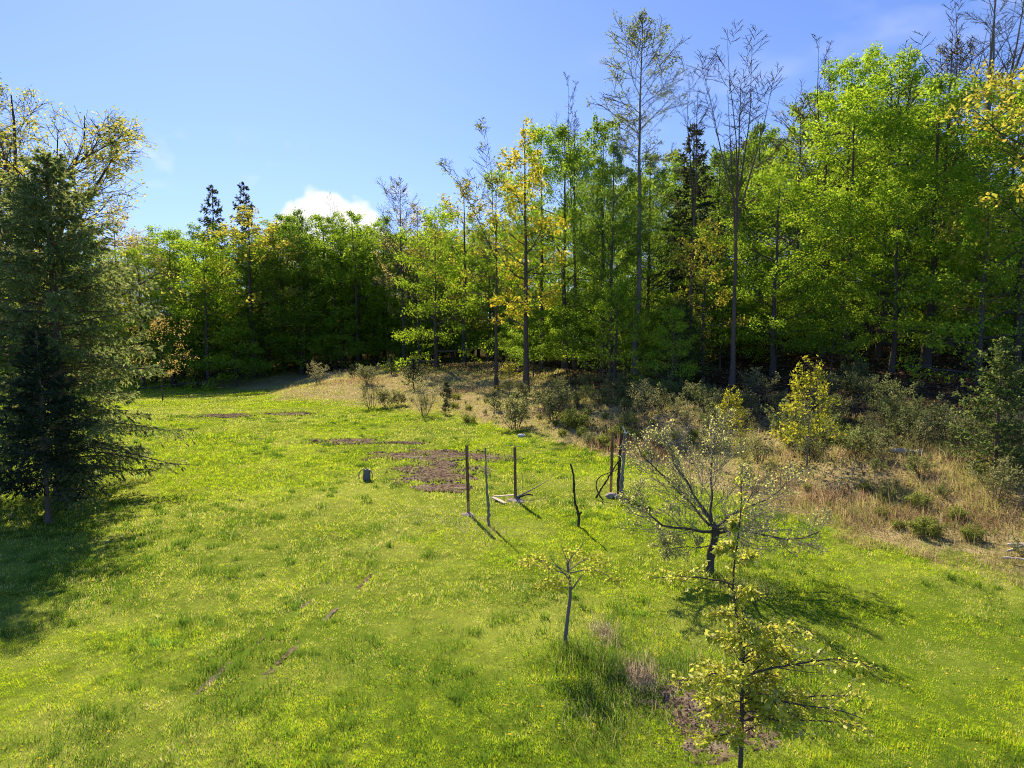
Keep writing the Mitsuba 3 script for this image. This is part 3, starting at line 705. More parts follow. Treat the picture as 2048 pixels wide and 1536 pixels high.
# ------------------------------------------------------------------ the wood's edge, tree by tree
TREES = [
    ('maple_tree', 'maple_gold', 0.98, 49.5, 19.1, 1.0, 'slender golden yellow maple standing forward at the edge of the wood', 'tree'),
    ('deciduous_tree', 'dead_top', -1.19, 53.0, 19.8, 1.0, 'dark trunked tree with dead bare top branches left of the golden maple', 'tree'),
    ('beech_tree', 'beech_low', -7.2, 68.0, 15.6, .95, 'light green tree with layered branches sweeping low onto the mound', 'tree'),
    ('deciduous_tree', 'maple_a', 4.35, 58.0, 19.6, .85, 'bright green tree just right of the golden maple', 'tree'),
    ('deciduous_tree', 'deep_green', 6.97, 50.0, 16.3, .85, 'mid green tree with leafy skirts in front of the tall aspen', 'tree'),
    ('aspen_tree', 'aspen', 8.73, 50.0, 24.9, .92, 'tall thin aspen with an airy crown high above its neighbours', 'tree'),
    ('bare_tree', 'bare_snag', 11.71, 47.0, 21.5, 1.0, 'thin bare tree with twin leaders in front of the dark spruce', 'bare tree'),
    ('bare_tree', 'bare_fan', 13.35, 43.0, 20.7, .95, 'bare tree with fan of upright stems on one long visible trunk', 'bare tree'),
    ('spruce_tree', 'wood_spruce', 13.46, 54.0, 17.9, 1.0, 'dark spruce among the green trees behind thin bare stems', 'conifer'),
    ('hemlock_tree', 'hemlock', 10.71, 45.0, 5.6, 1.1, 'low dark hemlock in the shade at the foot of the wood', 'conifer'),
    ('deciduous_tree', 'maple_c', 16.6, 45.0, 13.2, 1.0, 'broad green leafy tree right of the long bare trunk', 'tree'),
    ('bare_tree', 'bare_lone', 21.8, 50.0, 22.0, .95, 'bare tree with spreading top between two lime green crowns', 'bare tree'),
    ('deciduous_tree', 'maple_b', 21.6, 46.0, 17.4, 1.0, 'lime green tree with rounded sunlit top in front of bare stems', 'tree'),
    ('bare_tree', 'bare_snag', 25.3, 49.0, 22.2, 1.2, 'thin forked bare tree right of the round lime green crown', 'bare tree'),
    ('deciduous_tree', 'maple_c', 22.5, 42.0, 12.0, .95, 'lower green tree at the wood edge beneath the lime green crown', 'tree'),
    ('deciduous_tree', 'maple_a', 25.65, 44.0, 17.8, 1.1, 'broadest bright green tree, in front of the biggest bare tree', 'tree'),
    ('bare_tree', 'bare_lone', 29.7, 50.0, 25.3, 1.0, 'tall bare tree leaving the top of the picture left of the biggest one', 'bare tree'),
    ('bare_tree', 'bare_big', 30.0, 46.0, 27.5, 1.0, 'biggest bare tree with thick forked trunk at upper right', 'bare tree'),
    ('deciduous_tree', 'maple_b', 28.4, 40.0, 16.9, 1.0, 'yellow green tree at the right edge of the picture', 'tree'),
    ('deciduous_tree', 'beech_low_b', 24.4, 37.0, 9.5, 1.0, 'low spreading green tree above the feathery hemlock', 'tree'),
    ('deciduous_tree', 'maple_yellow', 12.3, 45.5, 10.5, .75, 'pale yellowish leafed tree low in front of the dark spruce', 'tree'),
    ('deciduous_tree', 'wood_b', 6.75, 53.0, 19.0, .7, 'narrow green tree left of the tall aspen stem', 'tree'),
    ('bare_tree', 'bare_lone', 5.15, 58.0, 23.4, .8, 'bare twiggy tree reaching up left of the aspen crown', 'bare tree'),
    ('deciduous_tree', 'spring_twig', 21.5, 54.0, 18.9, .85, 'sparse twiggy tree with tiny new leaves behind the long bare trunk', 'tree'),
    ('deciduous_tree', 'spring_twig', 34.1, 56.0, 24.0, .9, 'dull green tree rising behind the tall bare trees at upper right', 'tree'),
    ('deciduous_tree', 'maple_yellow', 27.2, 36.5, 19.2, .9, 'yellow green branch tips reaching in at the upper right corner', 'tree'),
    ('deciduous_tree', 'maple_c', 33.7, 49.0, 17.7, 1.0, 'green tree behind and right of the biggest bare trunk', 'tree'),
    ('deciduous_tree', 'spring_twig', -11.9, 78.0, 20.9, .8, 'twiggy round topped tree standing against the white cloud', 'tree'),
    ('deciduous_tree', 'oak_tan', -10.8, 83.0, 19.3, .9, 'tan and green leafed tree above the layered light green tree', 'tree'),
    ('deciduous_tree', 'wood_a', -18.7, 86.0, 19.0, 1.1, 'green tree at the back of the clearing under the white cloud', 'tree'),
    ('deciduous_tree', 'maple_a', -16.3, 91.0, 19.2, 1.0, 'green tree left of the twiggy round topped tree', 'tree'),
    ('deciduous_tree', 'wood_b', -23.7, 91.0, 19.4, 1.0, 'green tree right of the dark dome shaped tree', 'tree'),
    ('bare_tree', 'bare_snag', -24.1, 100.0, 23.2, .8, 'small bare treetop in front of the white cloud', 'bare tree'),
    ('deciduous_tree', 'deep_green', -25.5, 86.0, 20.0, 1.0, 'dark green dome shaped tree at the back of the clearing', 'tree'),
    ('maple_tree', 'maple_yellow', -30.9, 85.0, 20.6, 1.25, 'yellow leafed maple in front of two dark spruce tops', 'tree'),
    ('spruce_tree', 'wood_spruce', -40.2, 97.0, 24.8, .85, 'left one of two dark spruces above the yellow maple', 'conifer'),
    ('spruce_tree', 'wood_spruce', -36.7, 99.0, 25.2, .8, 'right one of two dark spruces above the yellow maple', 'conifer'),
    ('beech_tree', 'beech_low', -34.3, 80.0, 17.0, 1.0, 'light green layered tree left of the yellow maple', 'tree'),
    ('deciduous_tree', 'maple_b', -40.2, 84.0, 18.5, 1.1, 'bright green tree at the back left of the clearing', 'tree'),
    ('deciduous_tree', 'oak_tan', -42.7, 82.0, 18.0, 1.0, 'tan leafed tree just right of the big grey spruce', 'tree'),
    ('deciduous_tree', 'oak_tan', -50.8, 92.0, 22.0, 1.0, 'pale tan treetop seen through the edge of the grey spruce', 'tree'),
    ('maple_tree', 'orange_maple', -28.7, 58.0, 7.2, .9, 'small orange leafed maple beside the grey spruce', 'tree'),
    ('deciduous_tree', 'maple_a', -49.4, 72.0, 20.0, 1.1, 'green tree hidden behind the left half of the grey spruce', 'tree'),
    ('deciduous_tree', 'maple_c', -46.2, 76.0, 18.0, 1.1, 'green tree showing through the right half of the grey spruce', 'tree'),
    ('oak_tree', 'old_oak', -22.3, 33.0, 17.3, 1.2, 'wide oak with twisting dark limbs and yellow new leaves behind the spruce', 'tree'),
    ('oak_tree', 'old_oak', -28.5, 36.0, 15.8, .9, 'yellow leafed oak branches coming in at the left edge', 'tree'),
    ('deciduous_tree', 'maple_yellow', -5.4, 80.0, 21, .9, 'yellowish green tree behind the layered light green tree', 'tree'),
    ('deciduous_tree', 'maple_b', 2.6, 61.0, 20.6, .8, 'lime green crown directly behind the golden maple', 'tree'),
    ('spruce_tree', 'grey_spruce', -14.98, 23.35, 11.6, 1.0, 'large open grey green spruce at the left of the lawn', 'conifer'),
    ('fir_tree', 'dark_fir', -13.81, 20.7, 5.9, 1.05, 'small dense dark fir on a thin stem before the grey spruce', 'conifer'),
]
for nm, form, x, y, h, wd, lab, cat in TREES:
    plant(nm, form, x, y, h, lab, cat, wide=wd * (1.18 if form[:5] == 'maple' and form != 'maple_gold' else 1))

# trees that fill the wood behind its edge: region (x range at y range), forms, label
rng = np.random.default_rng(5)
placed = [(t[2], t[3]) for t in TREES]


def fill(n, spot, forms, hlo, hhi, label, category, group, gap=3.0, name='deciduous_tree', wide=(.85, 1.15)):
    done = tries = 0
    while done < n and tries < 4000:
        tries += 1
        x, y = spot()
        if min((x - a) ** 2 + (y - b) ** 2 for a, b in placed) < gap ** 2:
            continue
        placed.append((x, y))
        plant(name, forms[done % len(forms)], round(x, 2), round(y, 2), float(rng.uniform(hlo, hhi)), label, category, group, wide=float(rng.uniform(*wide)))
        done += 1


U = rng.uniform


def behind(lo, hi, k0, k1):
    """a place whose bearing x/y lies between lo and hi and whose distance between k0 and k1"""
    def f():
        y = U(k0, k1)
        return y * U(lo, hi), y
    return f


def wooded(lo, hi, k0, k1):
    f = behind(lo, hi, k0, k1)

    def g():
        while True:
            x, y = f()
            if margin(x, y) > 11.5:
                return x, y
    return g


fill(34, behind(.0, .34, 58, 105), ['wood_a', 'wood_b', 'deep_green', 'maple_a', 'spring_twig'], 14.5, 20.5, 'leafy spring tree standing in the wood behind the aspen and bare stems', 'tree', 'trees in the wood behind the aspen')
fill(40, behind(.34, .84, 52, 95), ['wood_a', 'wood_b', 'maple_c', 'maple_b', 'spring_twig', 'deep_green'], 15.5, 22.5, 'leafy spring tree standing in the wood behind the bright right hand trees', 'tree', 'trees in the wood at the right')
fill(24, behind(-.14, .02, 82, 120), ['wood_a', 'low_maple', 'wood_b'], 16, 19, 'green leafy tree in the wood behind the golden maple', 'tree', 'trees in the wood behind the golden maple')
fill(14, behind(-.36, -.12, 89, 95), ['low_maple', 'maple_c', 'low_maple'], 17, 20.5, 'leafy green tree in the front row behind the mound', 'tree', 'front row trees behind the mound', wide=(1.1, 1.4), gap=2.6)
fill(14, behind(-.80, -.36, 87, 95), ['low_maple', 'maple_c', 'low_maple', 'oak_tan'], 16.5, 20, 'leafy tree in the front row at the back left of the clearing', 'tree', 'front row trees at the back left', wide=(1.1, 1.4), gap=2.6)
fill(22, behind(-.36, -.12, 96, 125), ['wood_a', 'wood_b', 'wood_a', 'maple_b'], 13, 16, 'green tree in the shaded wood behind the mound', 'tree', 'trees in the wood behind the mound')
fill(26, behind(-.80, -.36, 96, 125), ['wood_b', 'wood_a', 'maple_c'], 13, 16, 'green tree in the wood behind the left part of the clearing', 'tree', 'trees in the wood at the left')
fill(34, wooded(.12, .74, 42, 66), ['understory', 'beech_low_b'], 4.5, 8, 'shaded leafy young tree under the wood edge at the right', 'young tree', 'young trees under the wood edge', gap=2.4, name='understory_tree')
fill(30, behind(.26, .84, 62, 100), ['understory', 'beech_low_b'], 6, 10, 'young leafy tree on the rising ground deep in the wood at the right', 'young tree', 'young trees on the rising ground', gap=2.2, name='understory_tree', wide=(1.1, 1.4))
fill(14, behind(.0, .26, 66, 105), ['understory', 'beech_low_b'], 6, 9, 'young leafy tree deep in the wood behind the aspen', 'young tree', 'young trees deep behind the aspen', gap=2.2, name='understory_tree', wide=(1.1, 1.4))
fill(16, behind(.02, .17, 53, 75), ['understory'], 4.5, 8, 'shaded leafy young tree between the golden maple and the aspen', 'young tree', 'young trees near the golden maple', gap=2.0, name='understory_tree')
fill(30, behind(-.40, -.05, 84, 125), ['understory'], 5, 8, 'dark leafy young tree in the shade behind the mound', 'young tree', 'young trees behind the mound', gap=2.0, name='understory_tree')
fill(24, behind(-.76, -.10, 86, 91), ['beech_low_b', 'beech_low'], 7.5, 11.5, 'low branched leafy tree closing the back of the clearing', 'tree', 'low branched trees at the back of the clearing', gap=1.8, wide=(1.1, 1.4))
fill(18, behind(-.76, -.38, 77, 115), ['understory', 'beech_low_b'], 5, 9, 'leafy young tree along the shaded back edge of the clearing', 'young tree', 'young trees at the back left', gap=2.0, name='understory_tree')

# ------------------------------------------------------------------ shrubs and saplings
SHRUBS = [
    ('willow_shrub', 'willow', -17.2, 62.6, 1.7, 'pale round willow shrub alone on the left shoulder of the mound'),
    ('small_pine', 'small_pine', -14.7, 65.1, .95, 'small dark pine at the left end of the mound top'),
    ('shrub', 'grey_shrub', -12.0, 59.0, 1.35, 'grey green shrub left of the middle of the mound'),
    ('shrub', 'stem_shrub', -9.55, 47.8, 1.65, 'brown stemmed open shrub, leftmost at the mound foot'),
    ('shrub', 'grey_shrub', -8.6, 48.4, 1.1, 'small grey green shrub next to the brown stemmed one'),
    ('shrub', 'grey_shrub', -7.75, 48.7, .8, 'smallest grey shrub between the brown stemmed shrub and the willow'),
    ('small_pine', 'small_pine', -10.9, 64.0, 1.35, 'narrow pine on the crest of the mound'),
    ('small_pine', 'small_pine', -7.8, 56.0, 1.9, 'largest dark pine on the mound'),
    ('willow_shrub', 'willow', -5.55, 44.5, 2.0, 'tall pale willow shrub at the foot of the mound'),
    ('small_pine', 'small_pine', -4.5, 48.7, 1.15, 'dark young pine right of the tall pale willow'),
    ('small_pine', 'small_pine', -4.2, 44.7, .75, 'tiny pine at the lawn edge right of the willow'),
    ('low_bush', 'low_bush', -2.5, 41.0, .45, 'low flat green bush at the lawn edge'),
    ('small_pine', 'small_pine', -1.1, 44.4, .9, 'lone small pine at the middle of the sunlit bank'),
    ('shrub', 'grey_shrub', .2, 39.1, 1.65, 'wide grey green shrub by the white stone'),
    ('shrub', 'grey_shrub', 2.3, 39.5, 1.6, 'grey shrub where the bank meets the shade'),
    ('low_bush', 'low_bush', 3.3, 37.0, .85, 'rounded bright green bush at the edge of the shade'),
    ('sapling', 'young_maple', -.2, 50.5, 1.9, 'thin light leafed sapling at the foot of the golden maple'),
    ('maple_sapling', 'young_maple', 9.35, 30.1, 2.6, 'smaller bright yellow green sapling, left of the larger one'),
    ('maple_sapling', 'young_maple', 10.75, 25.5, 4.1, 'larger bright yellow green sapling on the brushy bank'),
    ('bramble_bush', 'bramble', 12.7, 26.2, 1.5, 'dark rounded bramble right of the larger yellow sapling'),
    ('bramble_bush', 'bramble', 16.2, 30.0, 1.8, 'leafy green bush below the low spreading tree'),
    ('hemlock_sapling', 'hemlock', 15.4, 22.3, 4.4, 'feathery green hemlock at the right edge of the bank'),
    ('twiggy_shrub', 'twig_bush', 6.95, 30.3, 1.7, 'pale twiggy shrub with whitish buds above the apple tree'),
    ('bush', 'pale_bush', 8.3, 29.4, 1.3, 'pale leafy bush left of the smaller yellow sapling'),
    ('bush', 'pale_bush', 9.4, 26.6, 1.35, 'pale bush directly behind the apple tree crown'),
    ('bramble_bush', 'bramble', 11.5, 29.5, 1.7, 'bramble behind the larger yellow sapling'),
    ('bush', 'pale_bush', 15.3, 26.2, 1.5, 'pale green bush left of the feathery hemlock'),
    ('bramble_bush', 'bramble', 16.9, 27.2, 1.9, 'bramble behind the feathery hemlock'),
    ('bush', 'grey_shrub', 14.0, 31.0, 1.7, 'grey green bush in the shade beyond the bank'),
    ('bush', 'pale_bush', 13.1, 25.0, 1.1, 'small pale bush in front of the dark rounded bramble'),
    ('bramble_bush', 'bramble', 13.5, 23.1, .9, 'low bramble on the brown bank left of the hemlock'),
    ('bramble_bush', 'bramble', 15.9, 21.0, 2.0, 'shaded bramble at the right edge under the hemlock'),
]
placed += [(9.9, 27.9), (11.4, 24.2), (9.6, 24.6), (10.2, 28.6), (9.9, 29.0)]
for nm, form, x, y, h, lab in SHRUBS:
    placed.append((x, y))
    if y > 36:
        h = h * 1.35
    plant(nm, form, x, y, h, lab, wide=1.2 if y > 36 else 1.0, category='pine' if 'pine' in nm else 'sapling' if 'sapling' in nm else 'shrub')
fill(14, behind(.17, .55, 31, 40), ['bramble', 'grey_shrub', 'pale_bush'], .9, 1.9, 'shrub in the shade between the sunlit bank and the wood', 'shrub', 'shaded shrubs before the wood', gap=1.6, name='bush')
fill(10, behind(.0, .2, 41, 48), ['bramble', 'grey_shrub'], .8, 1.6, 'shrub in the shade at the foot of the golden maple and aspen', 'shrub', 'shaded shrubs under the golden maple', gap=1.6, name='bush')

def bank(lo, hi, x0, x1):
    def f():
        while True:
            x, y = U(x0, x1), U(12, 50)
            if lo < margin(x, y) < hi and abs(x) < y * .76:
                return x, y
    return f


fill(44, bank(.8, 6.5, 3, 22), ['low_bush', 'bramble', 'pale_bush', 'low_bush'], .25, .75, 'low clump of green weeds in the straw coloured grass of the right hand bank', 'weeds', 'weed clumps on the right hand bank', gap=.7, name='weed_clump')
fill(22, bank(.8, 8, -16, 3), ['low_bush', 'grey_shrub', 'low_bush'], .2, .5, 'low clump of green weeds in the pale grass of the mound', 'weeds', 'weed clumps on the mound', gap=.9, name='weed_clump')
fill(34, bank(2.8, 8.5, 4.5, 26), ['bramble', 'bramble', 'low_bush', 'stem_shrub', 'pale_bush'], .6, 1.4, 'green bush in the belt of brush just above the dry grass strip', 'shrub', 'bushes in the belt of brush', gap=1.2, name='bush')
fill(22, bank(7, 12, 6, 26), ['bramble', 'pale_bush', 'bramble', 'grey_shrub'], .8, 1.8, 'leafy bush in the thicket between the sunlit bank and the trees', 'shrub', 'bushes of the thicket', gap=1.2, name='bush')

# ------------------------------------------------------------------ near trees, built branch by branch


def own_tree(key, wood, leaves, lcol, bark, seed, label, category='tree'):
    scene[key + '__trunk'] = mikit.ply(wood, 'bark_material', smooth=True, color=bark_colour(wood[0], bark, seed))
    if leaves is not None:
        scene[key + '__crown'] = mikit.ply(leaves, 'leaf_material', color=lcol)
    labels[key] = {'label': label, 'category': category}


def spline(pts, k):
    pts = np.array(pts, float)
    t = np.linspace(0, 1, len(pts))
    from scipy.interpolate import CubicSpline
    return CubicSpline(t, pts, axis=0)(np.linspace(0, 1, k))


# the old apple tree
rng = np.random.default_rng(61)
B0 = np.array([4.63, 16.33, float(terrain(4.63, 16.33))])
stem = spline([(0, 0, -.15), (.05, 0, .25), (.08, .02, .55), (.16, .03, .95), (.10, .05, 1.25)], 12)[None]
sr = (np.interp(np.linspace(0, 1, 12), [0, .1, .5, 1], [.15, .105, .095, .08]) * (1 + .12 * rng.normal(0, 1, 12).clip(-1, 1)))[None]
limbs = [([(.08, .03, 1.15), (-.05, .1, 1.5), (-.35, .25, 2.0), (-.75, .35, 2.7), (-.95, .4, 3.2)], .065),
         ([(.14, .02, 1.0), (.5, -.1, 1.12), (1.1, -.25, 1.1), (1.7, -.4, 1.0), (2.4, -.5, 1.25)], .06),
         ([(.12, .03, 1.1), (.5, .3, 1.3), (1.0, .6, 1.45), (1.7, .8, 1.7), (2.2, .9, 2.1)], .055),
         ([(.1, .03, 1.05), (-.4, -.1, 1.15), (-1.0, -.3, 1.25), (-1.5, -.4, 1.6), (-1.9, -.5, 2.0)], .055),
         ([(.08, .05, 1.2), (.2, .5, 1.7), (.3, .9, 2.3), (.4, 1.2, 2.9), (.45, 1.3, 3.2)], .05),
         ([(.1, .0, 1.1), (.3, -.5, 1.3), (.35, -1.0, 1.6), (.4, -1.4, 2.1), (.5, -1.6, 2.4)], .045),
         ([(.08, .05, 1.2), (-.2, .6, 1.5), (-.7, 1.0, 2.0), (-1.2, 1.3, 2.5), (-1.4, 1.4, 2.8)], .05),
         ([(.1, .02, .75), (-.3, -.1, .72), (-.6, -.2, .78), (-.9, -.3, .74), (-1.1, -.4, .8)], .02)]
P1 = np.array([spline(p, 8) for p, _ in limbs]) + rng.normal(0, .02, (len(limbs), 8, 3))
R1 = np.array([r * .72 * np.linspace(1, .22, 8) for _, r in limbs])
P2, R2 = branch_off(P1, R1, 15, .12, 1., (.45, 1.0), (.35, .62), rng, k=6, flat=.1, up=.5, wiggle=.14, ratio=.36)
P3, R3 = branch_off(P2, R2, 11, .12, 1., (.5, 1.1), (.35, .65), rng, k=4, flat=.1, up=.35, wiggle=.15)
P4, R4 = branch_off(P3, R3, 3, .2, 1., (.5, 1.1), (.3, .5), rng, k=3, flat=.1, up=.2, wiggle=.1)
wood = join([tubes(stem + B0, sr, 10), tubes(P1 + B0, R1, 7)])
twigs_ = join([tubes(P2 + B0, np.maximum(R2, .006), 5), tubes(P3 + B0, np.maximum(R3, .0052), 3), tubes(P4 + B0, np.maximum(R4, .0042), 3)])
v, f, N = leaf_quads(rng, P4 + B0, 2, .058, .02, droop=0)
scene['apple_tree__twigs'] = mikit.ply(twigs_, 'bark_material', smooth=True, color=bark_colour(twigs_[0], 'apple', 60))
own_tree('apple_tree', wood, (v, f), np.repeat(palette(rng, N, [(.52, .56, .20), (.60, .62, .28), (.44, .50, .15)]), 4, 0), 'dark', 61, 'gnarled old apple tree with spreading nearly bare twigs on the lawn')

# the small tree with flat leafy tiers
rng = np.random.default_rng(62)
B0 = np.array([.97, 12.5, float(terrain(.97, 12.5))])
stem = spline([(0, 0, -.1), (.02, 0, .35), (.07, 0, .8), (.09, 0, 1.12), (.05, 0, 1.45), (.045, 0, 1.6)], 14)[None]
sr = np.linspace(.042, .018, 14)[None]
limbs = [([(.09, 0, 1.1), (.18, -.02, 1.2), (.25, -.03, 1.32), (.33, 0, 1.38)], .02), ([(.06, 0, 1.3), (-.05, .03, 1.42), (-.2, .05, 1.58), (-.3, .05, 1.78)], .013),
         ([(.045, 0, 1.55), (.1, 0, 1.7), (.22, .02, 1.82), (.32, .03, 1.95)], .012), ([(.05, 0, 1.6), (.0, .02, 1.7), (-.06, .03, 1.85), (-.07, .03, 1.92)], .009),
         ([(.06, 0, 1.4), (.25, -.05, 1.47), (.5, -.1, 1.5), (.75, -.15, 1.42), (.92, -.2, 1.3)], .013), ([(.05, 0, 1.38), (-.2, -.1, 1.5), (-.5, -.15, 1.6), (-.8, -.2, 1.62)], .012),
         ([(.08, 0, 1.12), (-.1, -.1, 1.2), (-.3, -.15, 1.25), (-.5, -.2, 1.22)], .011), ([(.06, 0, 1.4), (.1, .25, 1.48), (.15, .5, 1.55), (.2, .7, 1.55)], .011), ([(.06, 0, 1.35), (-.1, -.3, 1.4), (-.15, -.5, 1.42), (-.2, -.7, 1.38)], .011),
         ([(.05, 0, 1.45), (.3, .2, 1.55), (.5, .35, 1.58), (.7, .4, 1.5)], .011), ([(.05, 0, 1.42), (-.25, .2, 1.52), (-.5, .3, 1.56), (-.7, .35, 1.5)], .011)]
P1 = np.array([spline(p, 7) for p, _ in limbs])
R1 = np.array([r * np.linspace(1, .3, 7) for _, r in limbs])
P2, R2 = branch_off(P1[4:], R1[4:], 12, .25, 1., (.4, 1.0), (.25, .45), rng, k=4, flat=.75, up=.05)
v, f, N = leaf_quads(rng, P2, 20, .06, .05, droop=.1)
P2b, R2b = branch_off(P1[:4], R1[:4], 4, .3, 1., (.4, 1.), (.15, .3), rng, k=3, flat=.2, up=.2)
wood = join([tubes(stem + B0, sr, 9), tubes(P1 + B0, R1, 6), tubes(P2 + B0, np.maximum(R2, .003), 4), tubes(P2b + B0, np.maximum(R2b, .003), 4)])
own_tree('fruit_tree', wood, (v + B0, f), np.repeat(palette(rng, N, [(.46, .53, .06), (.53, .58, .08), (.38, .47, .06), (.55, .53, .14)]), 4, 0), 'grey', 62, 'small fruit tree with bare top twigs and flat yellow green leaf tiers')

# the leafy sapling nearest the camera
rng = np.random.default_rng(63)
B0 = np.array([2.98, 8.95, float(terrain(2.98, 8.95))])
stem = spline([(.05, 0, -.1), (.06, 0, .5), (.05, 0, 1.0), (.03, 0, 1.6), (-.03, .02, 2.1), (-.10, .03, 2.6), (-.05, .04, 3.2), (-.03, .04, 4.0)], 18)[None]
sr = np.linspace(.034, .006, 18)[None]
second = spline([(.05, .02, 1.3), (.08, .05, 1.8), (.04, .05, 2.2), (-.1, .05, 2.5), (-.3, .06, 2.75)], 10)[None]
limbs = []
for zz, az, L, rise in [(2.62, 178, 1.05, .10), (2.35, 20, .32, .3), (2.15, 200, .4, .2), (1.9, -20, .45, .25), (1.75, 160, .4, .25), (1.55, 15, 1.0, .35), (1.5, 100, .5, .2), (1.4, 250, .5, .2), (1.3, -8, 1.6, .22),
                        (1.22, 185, .85, .12), (1.1, 60, .8, .2), (1.05, -30, 1.5, .12), (1.0, 215, .7, .15), (.9, -55, .8, .12), (.85, 10, 1.75, .05), (.8, 140, .6, .15), (.7, -15, 1.4, .1), (.62, 240, .5, .1), (.5, 30, .9, .1), (.45, 195, .6, .1), (2.9, 30, .3, .3), (3.1, 200, .3, .3), (3.3, 90, .22, .3), (2.0, 280, .35, .2)]:
    p0 = along(stem, np.array([[(zz + .1) / 3.85]]))[0][0, 0]
    a = math.radians(az)
    dv = np.array([math.cos(a), math.sin(a), 0])
    limbs.append((p0, dv, L, rise))
for _ in range(16):
    zz, a = rng.uniform(.45, 1.9), rng.uniform(0, 2 * np.pi)
    limbs.append((along(stem, np.array([[(zz + .1) / 4.1]]))[0][0, 0], np.array([math.cos(a), math.sin(a), 0]), rng.uniform(.35, .95), rng.uniform(.1, .6)))
P1 = np.array([spline([p, p + d * L * .3 + [0, 0, L * rs * .5], p + d * L * .65 + [0, 0, L * rs * .85], p + d * L + [0, 0, L * rs * .7]], 8) for p, d, L, rs in limbs]) + np.cumsum(rng.normal(0, .012, (len(limbs), 8, 3)), 1)
R1 = np.array([(.006 + .007 * L) * np.linspace(1, .3, 8) for _, _, L, _ in limbs])
P2, R2 = branch_off(P1, R1, 16, .15, 1., (.4, 1.), (.2, .42), rng, k=4, flat=.4, up=.15)
P2s, R2s = branch_off(stem, sr, 46, .28, 1., (.6, 1.2), (.035, .085), rng, k=4, flat=.0, up=.2, ratio=.3)
allp = np.concatenate([P2, P2s])
t = rng.uniform(.15, 1, (len(allp), 15))
c, d = along(allp, t)
c, d = (c + rng.normal(0, .03, c.shape)).reshape(-1, 3), d.reshape(-1, 3)
N = len(c)
a = norm(d * .7 + rng.normal(0, .7, (N, 3)) + [0, 0, -.35])
nz = norm(rng.normal(0, .7, (N, 3)) + [0, 0, .8])
b = norm(np.cross(nz, a))
nn = np.cross(a, b)
L = (.062 * rng.uniform(.45, 1.4, N))[:, None]
V = np.stack([c, c + a * L * .35 + b * L * .28 + nn * L * .06, c + a * L * .75 + b * L * .2 + nn * L * .05, c + a * L, c + a * L * .75 - b * L * .2 + nn * L * .05, c + a * L * .35 - b * L * .28 + nn * L * .06, c + a * L * .5], 1)
q = np.arange(N)[:, None] * 7
F = np.concatenate([q + [0, 1, 6], q + [1, 2, 6], q + [2, 3, 6], q + [3, 4, 6], q + [4, 5, 6], q + [5, 0, 6]])
wood = join([tubes(stem + B0, sr, 9), tubes(second + B0, np.linspace(.014, .004, 10)[None], 6), tubes(P1 + B0, R1, 6), tubes(P2 + B0, np.maximum(R2, .0022), 4), tubes(P2s + B0, np.maximum(R2s, .0022), 4)])
own_tree('fruit_tree_001', wood, (V.reshape(-1, 3) + B0, F), np.repeat(palette(rng, N, [(.46, .51, .07), (.54, .57, .10), (.40, .46, .12), (.52, .54, .25)], [3, 3, 2, 1.4]), 7, 0), 'dark', 63, 'tall thin young tree with pale yellow green leaves nearest the camera')

# ------------------------------------------------------------------ posts, stakes and the things around them


def wood_colour(lo, hi, f):
    def fn(p, n, uv):
        g = fbm(p.x * f, p.y * f, p.z * f * .08, octaves=3)
        return mix(lo, hi, smoothstep(.25, .75, g)) * (.8 + .4 * noise(p.x * 7, p.y * 7, p.z * 1.7))
    return {'type': 'twosided', 'bsdf': {'type': 'diffuse', 'reflectance': proc(fn)}}


scene['lumber_material'] = wood_colour((.11, .070, .040), (.25, .165, .095), 45)
scene['fresh_lumber_material'] = wood_colour((.38, .22, .09), (.55, .34, .14), 45)
scene['weathered_material'] = wood_colour((.16, .145, .12), (.34, .31, .27), 60)
scene['dark_wood_material'] = wood_colour((.045, .038, .03), (.10, .085, .065), 60)
scene['pale_wood_material'] = wood_colour((.50, .44, .34), (.72, .66, .55), 60)


def stone_colour(p, n, uv):
    return mix((.22, .21, .19), (.42, .40, .36), smoothstep(.3, .7, fbm(p.x * 22, p.y * 22, p.z * 22)))


scene['stone_material'] = {'type': 'diffuse', 'reflectance': proc(stone_colour)}
scene['white_material'] = {'type': 'diffuse', 'reflectance': rgb(.78, .76, .72)}
scene['can_material'] = {'type': 'roughplastic', 'diffuse_reflectance': rgb(.17, .18, .18), 'alpha': .5}
scene['wire_material'] = {'type': 'twosided', 'bsdf': {'type': 'roughconductor', 'alpha': .35, 'specular_reflectance': rgb(.30, .29, .28)}}


def square_post(x, y, z0, z1, w, lean=(0, 0), seed=0):
    """a sawn post with worn edges, leaning by lean metres per metre"""
    rs = np.random.default_rng(seed)
    m = trimesh.creation.box(extents=[w, w, z1 - z0])
    m = m.subdivide_to_size(.09, max_iter=8)
    v = m.vertices.copy()
    r = np.maximum(np.abs(v[:, 0]), np.abs(v[:, 1]))
    e = np.minimum(np.abs(v[:, 0]), np.abs(v[:, 1]))
    corner = (e > w * .49)
    v[corner, :2] *= .93
    v += (meshkit.noise(v * 14 + seed, seed)[:, None] - .5) * .010
    v[:, 2] += (z0 + z1) / 2
    v[:, 0] += v[:, 2] * lean[0] + x
    v[:, 1] += v[:, 2] * lean[1] + y
    m.vertices = v
    return m


